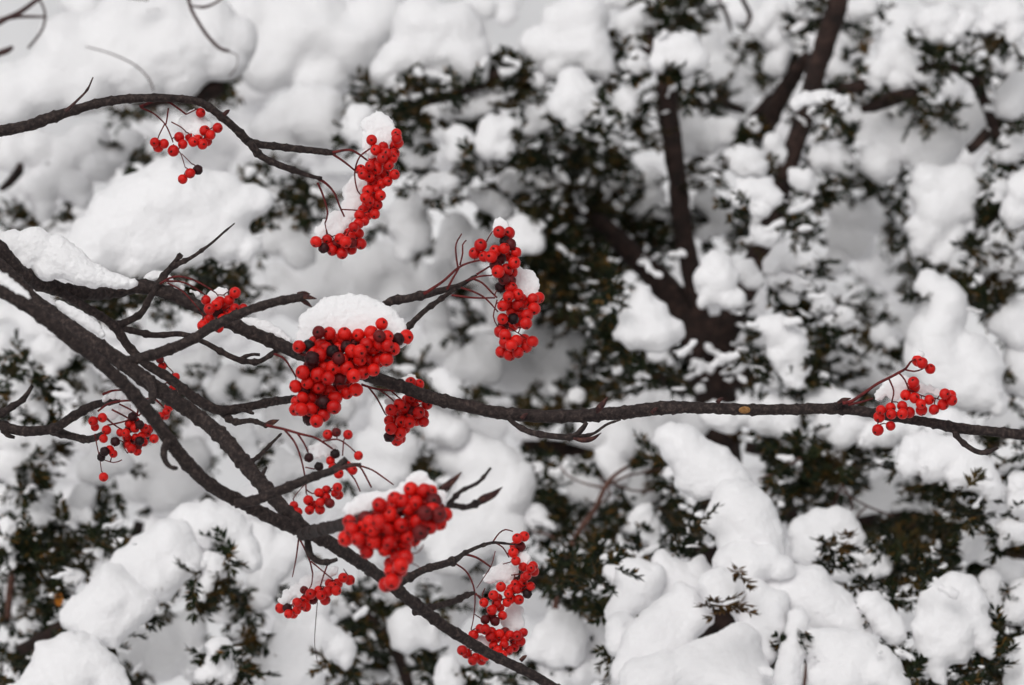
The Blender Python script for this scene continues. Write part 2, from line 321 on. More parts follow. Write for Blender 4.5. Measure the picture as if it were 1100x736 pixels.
# ------------------------------------------------------------------ background snow, traced mound by mound
SMALL = 'small rounded clump of snow caught on dark yew needles'
MOUNDS = [  # label (None: one of the look-alike small clumps), metres behind the focus plane, balls
 ('upper stretch of the snow-laden bough sloping down from under the long bare limb', .47, '718,470,13 733,480,20 748,496,25 765,503,24 780,515,22 790,528,17 742,512,16 757,520,18'),
 ('swollen middle of the snow bough that slopes down from the long limb', .43, '788,538,22 806,553,26 820,574,22 795,562,26 776,556,18 788,582,20 830,592,12'),
 ('neck of snow joining the sloping bough to the broad humps below it', .405, '785,604,20 806,606,22 824,600,16 838,612,15 796,622,18'),
 ('low band of snow running behind the middle of the long horizontal limb', .8, '690,442,20 665,450,18 720,445,18 745,452,18 640,460,20 672,470,22 700,465,22 655,495,16 665,510,14'),
 ('first rounded snow head at the outer end of the lumpy heap behind the brown sprig', .43, '680,614,17 696,622,17 686,636,20 672,648,15 664,658,12'),
 ('second rounded snow head between the outer one and the cap over the brown sprig', .45, '711,605,14 722,617,17 736,628,18 716,634,18 750,622,16 752,606,11'),
 (None, .44, '656,616,9 661,622,6'),
 ('long smooth shoulder of snow sloping down behind the brown sprig', .39, '735,645,18 720,658,20 705,672,22 692,688,22 745,660,18 726,680,20 708,698,20 680,705,18 672,722,16'),
 ('snow flank at the outer foot of the smooth shoulder', .41, '668,672,14 664,690,13 676,692,14'),
 ('rounded snow cap standing directly above the brown yew sprig', .38, '775,632,19 768,628,16 783,640,17 772,640,16 780,628,14'),
 ('broad arched snow hump, the highest of the overlapping humps beside the brown sprig', .41, '828,634,24 848,630,22 868,638,26 888,653,26 905,670,22 862,658,24 920,686,17 846,650,20'),
 ('lower snow hump running off the bottom edge under the broad arched one', .365, '878,692,19 898,700,24 922,704,22 944,719,22 960,738,18 908,727,26 885,724,18'),
 ('smooth snow saddle between the brown sprig and the drooping finger', .385, '812,640,18 804,658,19 810,678,20 828,668,20 832,650,18 820,696,16'),
 ('narrow finger of snow drooping in front of the largest mound', .365, '858,662,11 857,674,11 856,685,11 853,697,12 850,708,12 847,719,13 845,732,13'),
 ('sloping snow shoulder at the foot of the brown sprig', .36, '795,690,22 790,712,26 775,728,30 745,722,26 715,730,28 690,735,28 765,700,16 800,735,28'),
 ('tall drooping mound shaped like a mitten with a hanging thumb', .40, '1028,632,18 1014,648,24 1020,668,28 1000,676,22 1004,698,20 1006,716,12 1008,726,8 1040,645,20 1047,668,17 1058,685,13 1064,698,10 1024,692,20'),
 (None, .5, '1064,625,13 1067,642,12 1070,655,9'),
 ('white mound cut by the frame beside the mitten shaped mound', .5, '1094,650,18 1088,662,12 1102,640,20'),
 ('lowest white mound cut off by the frame corner', .4, '1100,705,20 1102,730,24 1096,722,16'),
 ('oblong slab of snow tipped down beside the largest mound', .4, '934,648,12 944,658,14 955,671,14 963,680,11'),
 ('snow heap behind a green yew sprig with crumbly knobs along its edge', .6, '862,570,13 885,566,17 903,562,17 914,578,15 890,590,22 870,590,18 903,606,18 938,590,9 945,602,8 951,612,7 936,616,9 925,600,10'),
 ('arched snow mound hanging under the berry cluster at the limb end', .5, '984,482,15 1000,477,15 1020,486,20 1040,497,19 1055,513,17 1067,528,11 1062,522,13 974,500,12 1004,498,18 1030,508,16'),
 (None, .55, '1022,455,15 1010,460,13 1035,459,12 1048,475,9'),
 ('broad smooth snow block standing behind the berries at the limb end', .75, '1014,330,26 1006,358,27 1008,392,30 1028,415,27 1054,394,24 1056,420,20 1070,437,11 990,392,18 1000,310,16 1040,380,22'),
 (None, .8, '1102,390,24 1096,408,18'), (None, .8, '1096,225,17 1102,205,20 1088,236,9'),
 ('row of snow humps under the limb beside the end cluster', .7, '870,432,13 888,427,15 908,431,12 852,436,10 888,455,13 904,468,13 916,458,12 950,464,16 965,460,13 980,462,10 935,468,12'),
 ('snow humps along the limb above the dark hollow', .7, '830,436,12 845,447,14 846,463,11 834,455,12 818,450,15 800,442,14 780,450,16 765,445,14'),
 (None, .7, '855,500,8 860,508,7 852,512,6'), (None, .7, '893,490,7 900,490,6 887,491,5'),
 ('grey shaded snow shelf deep inside the hollow under the limb', 1.25, '930,545,26 958,535,24 900,552,22 985,540,16 880,560,14'),
 (None, .6, '1044,580,14 1040,592,12 1058,576,8 1058,600,9'), (None, .5, '1083,565,12 1094,571,13 1078,580,8'),
 (None, .5, '1096,520,15 1090,542,12 1102,540,15'), (None, .6, '1075,496,12 1090,491,11'), (None, .6, '1075,612,12 1090,618,12'),
 ('knobbly snow dome beside the lowest berry cluster and the bare red stem', .6, '598,668,13 610,673,15 590,684,18 609,690,18 578,700,12 598,704,15 615,705,11 572,695,8'),
 (None, .62, '645,678,13 655,686,11 645,700,13'),
 ('low snow bank along the bottom edge under the knobbly dome', .6, '600,726,15 625,723,15 647,718,13 578,718,10 565,727,10 670,730,14'),
 (None, .7, '690,555,13 700,570,11 680,564,9 705,582,7'), (None, .9, '615,513,11 630,524,14 641,540,12 620,530,12'),
 (None, .9, '690,516,11 700,530,13 686,532,13 690,546,9'),
 ('wide snow mound at the top beside the gap of plain grey', 1.0, '628,14,26 602,26,22 588,46,19 630,45,26 640,66,18 610,50,24 572,50,13 650,76,11 598,72,14 575,58,12'),
 ('egg shaped snow lump hanging below the wide top mound', .88, '615,86,15 620,102,20 609,113,18 615,128,11 634,115,13 644,125,9'),
 (None, 1.0, '580,86,11 590,77,9'), (None, 1.0, '580,125,16 590,118,13 570,136,11'),
 (None, 1.1, '690,16,16 673,26,13 680,40,12 678,50,8 700,26,9'),
 ('white dome perched over the top of the upright dark stem', .88, '714,50,13 735,48,17 749,62,13 706,68,10 740,64,13 722,62,10'), (None, .9, '685,68,11 690,72,8'),
 (None, .9, '673,108,13 676,122,11 672,135,6'),
 ('pale grey snow face hanging behind the two upright stems', 1.5, '765,28,18 790,80,22 801,104,13 780,58,18 745,40,12'),
 ('block of snow filling the gap between the two upright stems', 1.1, '740,124,12 745,143,16 760,150,14 766,136,11 737,160,11 785,135,12 780,147,9'),
 (None, .9, '800,174,18 790,170,13 815,180,11'), (None, 1, '808,133,7 812,138,5'), (None, 1.1, '815,30,13 821,20,13'),
 (None, 1.1, '832,10,13 830,40,13 840,52,10 835,70,13'), (None, 1.1, '860,15,9 866,24,6'), (None, 1.1, '918,12,12 931,8,11'),
 ('wide snow pillow along the top beside the thickest upright stem', .9, '1000,22,15 1015,20,15 1030,30,13 1005,35,12 1040,20,9 1020,42,7'),
 ('snow pillow touching the top corner of the yew', .9, '1070,15,15 1086,12,15 1090,32,11 1060,30,9 1086,42,6'),
 ('grey snow lump hung under the wide top pillow', 1.0, '960,60,17 945,75,13 975,70,15 965,87,11 990,80,11 940,90,7'),
 (None, 1.2, '896,75,13 906,84,10 900,55,10'),
 ('narrow snow strip lying across the thickest upright stem', .72, '856,112,8 868,106,9 884,105,9 899,110,7'),
 ('wide sagging sheet of snow stretched like a hammock between twigs', 1.0, '920,125,13 940,130,17 960,143,21 985,153,24 1013,150,22 1042,136,18 1056,120,12 965,118,8 1000,170,24 930,150,13 945,175,20'),
 (None, .9, '1090,160,15 1080,166,11'), (None, .95, '1086,110,17 1096,94,16'), (None, 1.0, '1086,74,9 1092,60,9'),
 (None, .95, '830,154,11 838,166,8'), (None, 1.0, '880,170,13 900,172,13 912,180,10'),
 (None, 1., '560,192,11 575,198,9 595,195,11 548,196,12'),
 ('round pale lump just behind the cluster with the torn bare stalks', .9, '560,246,15 570,260,14 575,246,9 555,264,11'),
 (None, 1.2, '660,195,9 675,197,9'), (None, 1.2, '700,215,12 690,226,10 710,226,9 700,192,12'), (None, 1.2, '680,232,7 607,240,6'),
 ('cone shaped snow lump resting against the leaning dark limb', .7, '690,313,8 690,325,13 685,340,16 700,340,16 679,357,17 704,358,20 722,354,9 665,360,8'),
 ('bright rounded clump in front of the thickest upright stem', .75, '805,207,15 795,214,9 820,206,13 815,224,9 830,212,10'), (None, .75, '820,255,9 814,250,7 828,258,8'),
 ('ragged snow lump hanging over the fork of the yew trunk', .75, '770,285,14 760,300,13 765,315,12 780,320,12 755,325,7 790,322,9 775,300,16'),
 (None, .8, '800,290,12 810,301,9'), (None, 1.2, '760,215,12 775,235,12 786,246,9 755,250,10'),
 ('grey shaded snow bed at the foot of the dark foliage left of the trunk', 1.1, '580,372,20 610,378,20 640,378,18 560,398,24 595,400,22 590,420,11 545,400,20'),
 (None, .9, '620,425,9 611,430,6'), (None, .85, '865,195,13 855,190,10 875,206,7'),
 ('big smooth snow lump below the sagging sheet', .9, '1000,200,24 1030,200,24 1010,228,24 1035,222,17 1000,252,17 986,245,12 1015,270,14 1008,284,10 1026,253,13 990,265,12'),
 ('dim smooth snow slope set back behind the big smooth lump', 1.25, '910,230,20 930,226,20 900,254,16 920,260,18 895,285,13 945,232,13'),
 ('pale snow patch far back in a gap beside the big smooth lump', 1.7, '940,290,16 955,300,14 950,284,13 965,330,14 955,340,12 930,275,9 975,315,9'),
 (None, .85, '1040,285,13 1060,286,12 1030,283,9'), (None, .85, '1086,286,13 1076,292,9'), (None, .85, '1076,255,11 1091,258,11 1068,264,7'),
 (None, .9, '1075,200,11 1073,213,7'),
 (None, .8, '840,275,12 850,270,11 868,280,12 830,285,10'), (None, .8, '835,300,11 855,305,11 850,320,10'),
 (None, .8, '885,325,11 875,331,7'), (None, .8, '905,340,10 892,346,7'),
 ('ragged snow clump beside the trunk above the long limb', .7, '835,355,18 850,370,16 840,385,14 820,350,12 855,385,12 850,404,11 865,400,7 858,413,7'),
 (None, .9, '945,360,11 956,370,7'), (None, .95, '905,392,11 915,397,8'), (None, .95, '930,405,12 942,412,8'),
 ('pale snow heap cut by the frame above the hidden dark branch', .8, '1090,340,19 1076,350,15 1096,360,16'),
 # ---- the other plant
 ('huge smooth snow blanket filling the corner above the arching rowan branch', .95, '75,60,36 10,104,36 50,90,34 120,52,44 175,40,46 215,38,36 240,66,22 150,74,34 90,88,34 195,72,30 255,40,22 225,20,24 130,20,30 70,40,26'),
 ('dim grey snow mass behind the top of the blanket', 1.35, '330,30,44 290,60,36 380,48,36 300,15,30 345,85,28 405,20,28 270,20,30'),
 ('rounded snow crown at the top edge with a tiny twig stub poking out', 1.0, '452,28,32 488,28,28 500,58,26 478,60,24 430,58,22 415,74,15 510,78,13 425,90,10 460,52,26'),
 ('heaped snow lump behind the crook of the arching rowan branch', 1.1, '312,125,25 340,130,25 350,112,18 292,140,22 355,145,15 332,104,18 300,158,18'),
 (None, .8, '388,126,13 385,140,13 396,150,11'), (None, .9, '493,150,14 490,165,12'),
 ('pair of soft round lumps under the dark fringe of the crown', .9, '530,140,16 525,155,14 541,160,12 545,140,12'),
 (None, 1.0, '500,120,11 520,115,11 535,106,11 480,122,7'), (None, .95, '465,118,7 470,124,6'), (None, .95, '445,170,13 435,165,9 456,176,9'),
 ('great smooth snow dome swelling under the arching rowan branch', .65, '150,218,36 180,207,36 205,215,36 130,240,36 110,262,32 170,250,36 220,240,32 250,226,20 245,258,20 264,216,16 235,204,22 200,268,22 150,274,25 90,280,24 280,216,13 268,268,13'),
 ('lumpy wall of snow knobs at the back behind the great dome', 1.05, '15,165,19 40,160,20 75,165,20 60,186,18 96,150,19 80,200,16 45,202,18 50,225,12 20,202,12 106,176,16 140,152,13 90,215,11 125,168,12 10,140,18'),
 ('flat grey snow backdrop between the dome and the small berry cluster', 1.5, '200,156,18 240,150,20 262,146,18 180,140,14 275,170,18'),
 ('pointed snow lump leaning behind the tail of the upper berry cluster', 1.0, '300,220,12 305,248,18 320,270,18 295,202,9 290,260,13'),
 ('wide dim snow bank behind the middle of the rowan', 1.3, '350,300,28 400,290,30 380,310,28 430,284,24 430,320,24 320,320,24 340,280,24 300,300,18 400,335,24 460,300,18'),
 ('long pale lump under the tip of the upper berry cluster', 1.0, '440,226,18 445,254,18 436,270,11 430,240,14 455,216,11'), (None, 1.1, '410,240,9 405,232,7'),
 (None, .9, '465,200,13 480,197,11 455,203,9'), (None, 1.0, '525,215,14 540,226,12 510,210,11'),
 ('clustered soft lumps behind the bare torn stalks', 1.15, '490,245,16 510,265,18 480,270,14 530,256,16 500,284,12'),
 ('bank of snow below the torn stalks with a dark hole in it', 1.05, '475,302,20 510,305,18 540,332,18 465,340,18 532,366,18 475,372,18 520,392,22 493,396,17 450,380,14'),
 (None, .7, '50,375,18 65,385,13 45,394,10 55,400,10'), (None, .6, '27,403,9 28,420,15 38,435,11 20,435,11 46,446,7'),
 (None, .7, '15,470,18 40,480,16 10,500,16 20,514,12 50,476,11'), (None, .85, '95,405,11 100,424,12 116,440,12'),
 ('snow clump right behind the thin cluster of scattered dark berries', .85, '130,432,18 120,450,18 150,452,18 112,490,16 101,505,16 126,497,16'),
 (None, .75, '90,535,14 85,549,12'), (None, .75, '40,550,12 50,541,11'),
 ('grey rounded snow mass behind the hooked twig stub', 1.0, '160,492,27 190,500,27 150,520,22 180,530,22 205,520,18 140,480,18 215,485,13'),
 (None, .9, '205,400,16 220,386,14 190,396,11'), (None, .9, '245,405,13 235,420,12 268,416,12'), (None, .8, '250,456,12 262,470,12 270,488,10'),
 ('snow lump behind the forked twig and the large round cluster', 1.0, '300,450,18 320,465,16 290,465,14 341,450,13 368,440,13'),
 ('large white mound behind the cluster hanging under the limb', .8, '422,450,23 450,440,22 425,480,24 400,482,20 412,508,20 390,510,18 470,458,18 487,466,16 430,505,13'),
 ('largest round mound beneath the middle of the long limb', .8, '505,492,26 530,500,28 545,528,26 552,510,20 512,530,26 520,560,28 542,570,22 500,580,26 480,598,22 463,575,20 478,490,14 495,555,22'),
 (None, .8, '475,410,13 486,420,13'), ('white snow cushion below the twig with the maroon berries', .9, '300,502,20 325,500,16 290,516,16 346,486,12'),
 ('top of the slanting snow bough just under the heavy front limb', .52, '208,560,19 225,558,21 240,562,21 196,572,17 252,572,16 264,588,14 269,602,12 215,575,16'),
 ('thick middle of the slanting snow bough under the heavy front limb', .5, '182,582,24 196,598,21 160,598,24 142,608,22 168,618,26 186,616,16 148,628,22 190,608,19'),
 ('lower end of the slanting snow bough beside the orange leaf', .48, '120,626,22 134,644,26 110,648,26 93,660,20 100,674,21 78,664,14 120,668,21 125,690,8 140,664,15 82,650,10 150,650,16'),
 ('rounded snow hill rising from the bottom edge', .4, '78,700,22 62,716,26 98,712,24 118,728,18 40,733,16 72,737,28 130,738,12 28,742,12'),
 ('tear shaped snow clump hanging under the slanting snow bough', .5, '220,604,10 230,610,13 222,628,11 216,640,9 239,613,7'),
 ('broad grey snow sheet in the shade below the slanting bough', .9, '150,690,20 180,681,20 205,672,16 140,710,16 180,710,22 200,700,18 212,722,14'),
 (None, .45, '235,700,13 235,715,14 245,726,9 221,726,11'), (None, .7, '28,676,12 35,685,11 15,690,9'),
 (None, .6, '8,565,11 12,590,7 15,605,6 5,580,11'), (None, .85, '18,640,11 15,622,11 20,660,9'),
 (None, .7, '45,556,11 60,556,9 95,556,9'), (None, .6, '75,626,9 81,618,7'), (None, .6, '255,680,9 261,684,6'), (None, .8, '265,640,12 246,655,10'),
 ('broad white snow apron spreading below the lowest hanging cluster', .6, '320,660,19 310,690,22 330,690,22 300,715,22 325,720,27 345,680,18 364,695,14 375,708,9 340,650,16'),
 ('snow lump tucked directly under the heavy front limb', .7, '290,602,22 310,590,18 280,577,18 340,640,11 284,622,16 280,645,12'),
 ('lone tilted snow lump between the lower limb and the dark needles', .7, '440,670,20 435,685,16 455,680,16 465,690,9'), (None, .9, '410,697,8 405,702,6'),
 (None, .6, '482,715,11 480,730,14 490,735,11'),
 ('snow lump seen through the arched stalks above the lower limb', .85, '495,630,18 510,620,18 500,650,16 490,664,12 520,606,14'),
 (None, .8, '360,645,11 370,655,9'), (None, .9, '400,730,12 440,730,17'), (None, .9, '400,620,14 425,640,11'), (None, .8, '575,556,14 582,570,10'),
]
for lab, d, s in MOUNDS:
    cs = circles(s)
    if lab: tg = dict(label=lab, cat='snow mound')
    else:
        cs += [((a[0]+b[0])/2, (a[1]+b[1])/2, min(a[2], b[2])*.85) for a, b in zip(cs[:-1], cs[1:])]
        tg = dict(label=SMALL, cat='snow clump', group='small snow clumps on the yews')
    big = max(c[2] for c in cs)
    cs = [(x, y, r*1.07+1) for x, y, r in cs]
    snow('snow_mound' if lab else 'snow_clump', cs, d, px(d)*(1.7 if big > 16 else 1.3), 12 if big > 16 else 7, 0.004, 0.0010, 0.0010, tags=tg, cell=1.6 if big > 16 else 1.2, warp=5 if big > 26 else 4 if big > 16 else 3, lean=.38 if lab else .25, thick=1.1, lumps=.2)

# ------------------------------------------------------------------ dark needle patches (x, y, r in photo pixels)
DARK = circles('580,300,36 620,290,40 600,240,26 640,230,32 620,205,24 610,330,28 590,340,22 645,350,18 665,250,28 650,265,28 700,270,20 720,250,16 735,230,14 '
 '755,190,13 725,100,22 750,88,16 770,108,18 720,14,30 742,10,18 700,45,10 668,60,11 665,75,12 650,95,9 656,110,9 556,80,18 560,104,16 610,140,16 622,150,18 640,140,13 600,170,20 650,160,16 '
 '662,180,18 560,170,18 590,215,17 570,215,14 692,150,12 795,60,16 812,55,16 815,90,12 790,155,9 810,146,9 880,10,12 915,30,12 915,60,10 845,45,11 850,30,8 905,95,12 922,95,11 870,120,13 890,122,15 910,150,9 '
 '990,40,12 1000,55,14 1020,55,14 1036,45,11 1065,45,12 1090,46,7 1010,70,12 1040,75,11 1060,70,9 985,90,13 960,101,15 945,110,9 1000,126,18 980,121,13 1020,121,11 1070,115,10 1090,136,9 1060,100,9 1070,160,9 '
 '1050,262,14 1045,272,11 1065,216,13 1055,205,9 1080,190,9 880,196,11 900,195,12 930,190,12 945,205,11 960,206,11 880,216,12 850,216,11 855,236,13 860,250,11 950,256,11 965,250,9 940,270,9 985,281,13 990,300,17 1005,302,14 '
 '1040,306,14 1050,320,17 1080,306,12 1075,316,12 870,296,9 865,330,14 900,330,10 925,330,14 935,345,13 915,356,14 890,365,15 850,345,8 920,300,7 810,232,11 810,250,12 800,260,9 800,340,13 790,390,20 750,388,20 '
 '880,390,20 900,378,16 915,410,16 870,410,15 940,395,9 820,402,14 640,395,22 660,382,18 680,400,20 600,432,26 570,430,22 650,420,16 740,405,17 590,500,16 575,512,15 580,540,18 600,556,18 620,500,12 640,500,9 650,600,18 '
 '620,615,22 600,620,17 660,560,17 702,500,17 716,520,16 726,540,16 731,560,17 741,580,16 690,592,9 755,572,12 630,640,17 660,660,11 726,482,10 830,480,13 850,490,22 880,480,20 900,500,22 860,520,24 890,530,20 850,546,13 '
 '920,490,16 940,485,12 1000,510,13 985,516,11 1030,521,14 1046,526,12 990,530,12 880,592,14 895,600,13 935,621,10 950,570,17 970,590,26 990,620,22 1000,600,22 960,640,12 980,560,26 1010,570,22 1030,550,17 950,702,11 '
 '965,711,13 985,722,11 1070,690,16 1080,680,14 1080,716,14 1060,720,17 1032,732,17 1090,480,14 1070,420,12 870,706,6 820,716,9 810,706,8 '
 '170,106,13 200,101,17 225,96,18 236,90,13 130,120,11 140,146,7 156,160,11 136,170,9 48,176,9 10,240,12 25,236,9 62,240,9 20,205,7 146,0,13 160,3,9 270,196,9 276,190,12 286,206,11 330,196,13 325,210,17 330,225,17 350,220,12 '
 '400,96,12 411,100,14 430,100,16 450,76,12 456,90,17 470,95,14 446,110,16 480,96,12 495,96,12 510,91,12 521,81,12 545,75,13 430,120,17 450,140,14 380,111,7 460,160,12 500,176,11 520,180,9 545,180,12 456,265,12 '
 '165,290,13 215,291,15 200,300,12 230,300,17 260,310,12 256,256,9 270,250,12 80,330,12 100,325,17 125,325,17 130,311,12 180,330,16 12,390,16 5,402,12 75,371,12 70,410,17 60,421,16 85,400,12 35,500,13 25,520,15 40,516,12 '
 '30,535,12 112,533,12 240,320,17 256,330,14 225,396,9 270,400,12 256,430,14 200,430,10 190,450,10 290,400,12 420,410,12 430,390,17 446,400,12 465,395,11 510,420,10 502,345,15 500,360,11 457,500,13 466,514,12 442,490,9 '
 '20,576,19 40,580,19 60,600,22 30,600,15 70,580,16 90,590,14 60,620,16 40,640,19 55,650,16 115,580,16 130,580,12 100,570,14 60,680,12 46,695,17 30,706,12 10,716,12 160,642,9 170,650,12 156,652,11 205,606,5 205,621,7 246,600,7 '
 '240,640,11 250,630,12 226,660,9 260,660,12 270,680,12 260,700,11 210,700,7 205,716,9 265,720,11 150,726,9 115,691,8 135,681,9 290,640,9 285,700,12 362,721,17 380,650,17 400,660,19 395,680,17 390,700,14 420,661,12 '
 '470,640,16 465,660,12 450,720,17 420,726,15 456,710,12 500,735,12 530,735,12')
ALLC = [(c[0], c[1], c[2], d) for lab, d, s in MOUNDS for c in circles(s)]
AC = np.array(ALLC)
def local_depth(x, y):
    k = np.argsort((AC[:, 0]-x)**2+(AC[:, 1]-y)**2)[:5]
    return float(np.mean(AC[k, 3]))
def covered(x, y, m=0.75):
    return bool(np.any((AC[:, 0]-x)**2+(AC[:, 1]-y)**2 < (AC[:, 2]*m)**2))

# snow farther back, filling what shows between the mounds (not in the dark hollows)
back = []
DK = np.array(DARK)
def hollow(x, y, r):
    return (x < 70 and y < 65) or (560 < x < 720 and 180 < y < 350) or bool(np.any((DK[:, 0]-x)**2+(DK[:, 1]-y)**2 < (DK[:, 2]*np.where(DK[:, 2] > 15, .9, .4)+r*np.where(DK[:, 2] > 15, .5, .3))**2))
for _ in range(420):
    x, y, a, chain = random.uniform(-20, 1120), random.uniform(-20, 756), random.uniform(-.7, .7), []
    for _ in range(random.randint(2, 6)):
        r = random.uniform(9, 22)
        if not hollow(x, y, r): chain.append((x, y, r))
        x += math.cos(a)*r*1.1; y += math.sin(a)*r*1.1+random.uniform(-3, 6)
    if chain: back.append((chain, random.uniform(1.4, 1.9)))
snow('snow_cover', back, 1.6, 0.0032, 4, 0.006, 0.0022, tags=dict(kind='stuff'), cell=2.6, warp=5, lumps=.2)
bits, shreds = [], []
for x, y, r in DARK:
    for _ in range(1+int(r > 13)+int(r > 18)*2):
        a, q, sl, ch = random.uniform(0, 6.28), r*math.sqrt(random.random())*1.1, random.gauss(0, .55), []
        xx, yy, n = x+math.cos(a)*q, y+math.sin(a)*q, random.randint(2, 5)
        dd = local_depth(xx, yy)+random.uniform(-.07, .16)
        for k in range(n):
            rr = random.uniform(3, 6.5)*(1-.4*abs(k/n-.4)); ch.append((xx, yy, rr)); xx += math.cos(sl)*rr*1.2; yy += math.sin(sl)*rr*1.2+random.uniform(-1, 1.6)
        shreds.append((ch, dd))
for x, y, r in DARK:
    for _ in range(int(3+r/2.6)):
        a, q = random.uniform(0, 6.28), r*math.sqrt(random.random())*1.15
        xx, yy, rr = x+math.cos(a)*q, y+math.sin(a)*q, random.uniform(1.3, 3.9)*(1.15 if r > 18 else 1)
        dd = local_depth(xx, yy)+random.uniform(-.06, .2); sl = random.uniform(-.9, .9); st = random.randint(2, 6)
        for k in range(st):
            w_ = rr*random.uniform(.55, 1.1)*(1-.5*abs(k/st-.4))
            bits.append((xx+math.cos(sl)*(k-st/2)*rr*.9, yy+math.sin(sl)*(k-st/2)*rr*.9+random.uniform(-.6, .6)*rr, w_, dd+random.uniform(-1, 1)*rr*px(dd)))
snow('scattered_snow', bits, 1.0, 0.0013, 3, 0, 0.0016, 0.0008, balls=True, extra=shreds, tags=dict(kind='stuff'))
bake_snow()

# ------------------------------------------------------------------ yew needles
class Needles:
    def __init__(s): s.o, s.t, s.n, s.L, s.k = [], [], [], [], []
    def shoot(s, p, t, L, k=24):
        t = Vector(t).normalized(); n = t.cross(Vector((random.gauss(0, .5), random.gauss(0, .5), 1))).normalized()
        n = t.cross(n).normalized()
        s.o.append(p[:]); s.t.append(t[:]); s.n.append(n[:]); s.L.append(L); s.k.append(k)
    def build(s, name, mat, parent, nl=(0.006, 0.0105)):
        o, t, n = (np.repeat(np.array(a), s.k, 0) for a in (s.o, s.t, s.n)); L = np.repeat(np.array(s.L), s.k)
        m = len(o); u = rng.uniform(0, 1, m); side = np.where(rng.random(m) < .5, 1., -1.)
        b = np.cross(t, n)
        a = np.radians(rng.uniform(35, 75, m))*(1-0.55*u**3)
        dr = t*np.cos(a)[:, None]+b*(np.sin(a)*side)[:, None]+n*rng.normal(0.05, .28, m)[:, None]
        dr /= np.linalg.norm(dr, axis=1)[:, None]
        ln = rng.uniform(*nl, m)*(1-0.25*u); wd = rng.uniform(.00085, .0013, m)
        p0 = o+t*(u*L)[:, None]
        sd_ = np.cross(dr, n); sd_ /= np.linalg.norm(sd_, axis=1)[:, None]+1e-9
        mid = p0+dr*(ln*.45)[:, None]; up = n*(wd*.35)[:, None]
        V = np.stack([p0, mid+sd_*wd[:, None]-up, p0+dr*ln[:, None]-n*(ln*.12)[:, None], mid-sd_*wd[:, None]-up, mid+up], 1).reshape(-1, 3)
        i = np.arange(m)*5
        F = np.stack([np.stack([i, i+1, i+4], 1), np.stack([i+1, i+2, i+4], 1), np.stack([i+2, i+3, i+4], 1), np.stack([i+3, i, i+4], 1)], 1).reshape(-1, 3)
        # the shoot's own thin stem
        so, st, sn, sL = (np.array(a) for a in (s.o, s.t, s.n, s.L)); q = len(so); bb = np.cross(st, sn); e = so+st*sL[:, None]; rr = .0006
        SV = np.stack([so+sn*rr, so-sn*rr*.5+bb*rr, so-sn*rr*.5-bb*rr, e], 1).reshape(-1, 3); j = len(V)+np.arange(q)*4
        SF = np.stack([np.stack([j, j+1, j+3], 1), np.stack([j+1, j+2, j+3], 1), np.stack([j+2, j, j+3], 1)], 1).reshape(-1, 3)
        V = np.concatenate([V, SV])-np.array(WORLD[parent]); F = np.concatenate([F, SF]).astype(np.int32)
        me = bpy.data.meshes.new(name); me.vertices.add(len(V)); me.vertices.foreach_set('co', V.ravel())
        me.loops.add(F.size); me.loops.foreach_set('vertex_index', F.ravel())
        me.polygons.add(len(F)); me.polygons.foreach_set('loop_start', np.arange(0, F.size, 3)); me.polygons.foreach_set('loop_total', np.full(len(F), 3))
        me.update(); me.validate(); me.materials.append(mat)
        return link(name, me, parent, WORLD[parent])
LIMBS = [(x, y, r) for s_ in ('772,900,36 768,450,30 766,400,29 764,365,31 758,368,20', '758,368,20 748,330,13 742,290,12 735,250,12 728,200,12 722,150,12 717,100,12',
 '756,385,22 735,335,20 705,298,18 675,268,15 645,240,12', '770,375,20 792,330,16 812,285,14 828,240,13 840,200,13 852,160,13 862,130,14 872,95,13 882,60,13 893,25,14')
 for a_, b_ in zip(circles(s_)[:-1], circles(s_)[1:]) for t_ in np.linspace(0, 1, 8) for x, y, r in [tuple(a_[i]+(b_[i]-a_[i])*t_ for i in range(3))]]
LA = np.array(LIMBS)
def near_limb(x, y): return bool(np.any((LA[:, 0]-x)**2+(LA[:, 1]-y)**2 < (LA[:, 2]+7)**2))
def rdir(): return (random.gauss(0, .75), random.gauss(-.45, .4), random.gauss(-.12, .55))

yew = empty('yew_tree', P(770, 900, 1.0), 'dark evergreen yew with a forked red-brown trunk and snow on every bough', 'yew tree')
low = empty('yew_shrub', P(820, 1000, .6), 'low snow-buried yew in front of the forked trunk with a brown sprig showing', 'yew shrub')
corner = empty('yew_shrub', P(160, 1100, 1.1), 'yew almost wholly buried in snow behind the arching rowan branch', 'yew shrub')
dense = empty('yew_shrub', P(120, 1000, .7), 'dense dark yew under the heavy front limb, needles tipped with brown', 'yew shrub')
PL = {yew: Needles(), low: Needles(), corner: Needles(), dense: Needles()}
def plant_of(x, y):
    if x > 545: return yew if y < 455 else low
    return corner if y < 350 else dense
for x, y, r in DARK:
    nd = PL[plant_of(x, y)]
    for _ in range(int(4+r*r/(12 if r > 16 else 24))):
        a, q = random.uniform(0, 6.28), r*math.sqrt(random.random())*1.08
        xx, yy = x+math.cos(a)*q, y+math.sin(a)*q
        d = local_depth(xx, yy)+random.uniform(-.07, .26)
        if covered(xx, yy, .92):
            if r < 13: continue
            d += .12
        if nd is PL[yew] and near_limb(xx, yy): d = max(d, 1.12)
        nd.shoot(P(xx, yy, d), rdir(), random.uniform(.010, .021), 30)
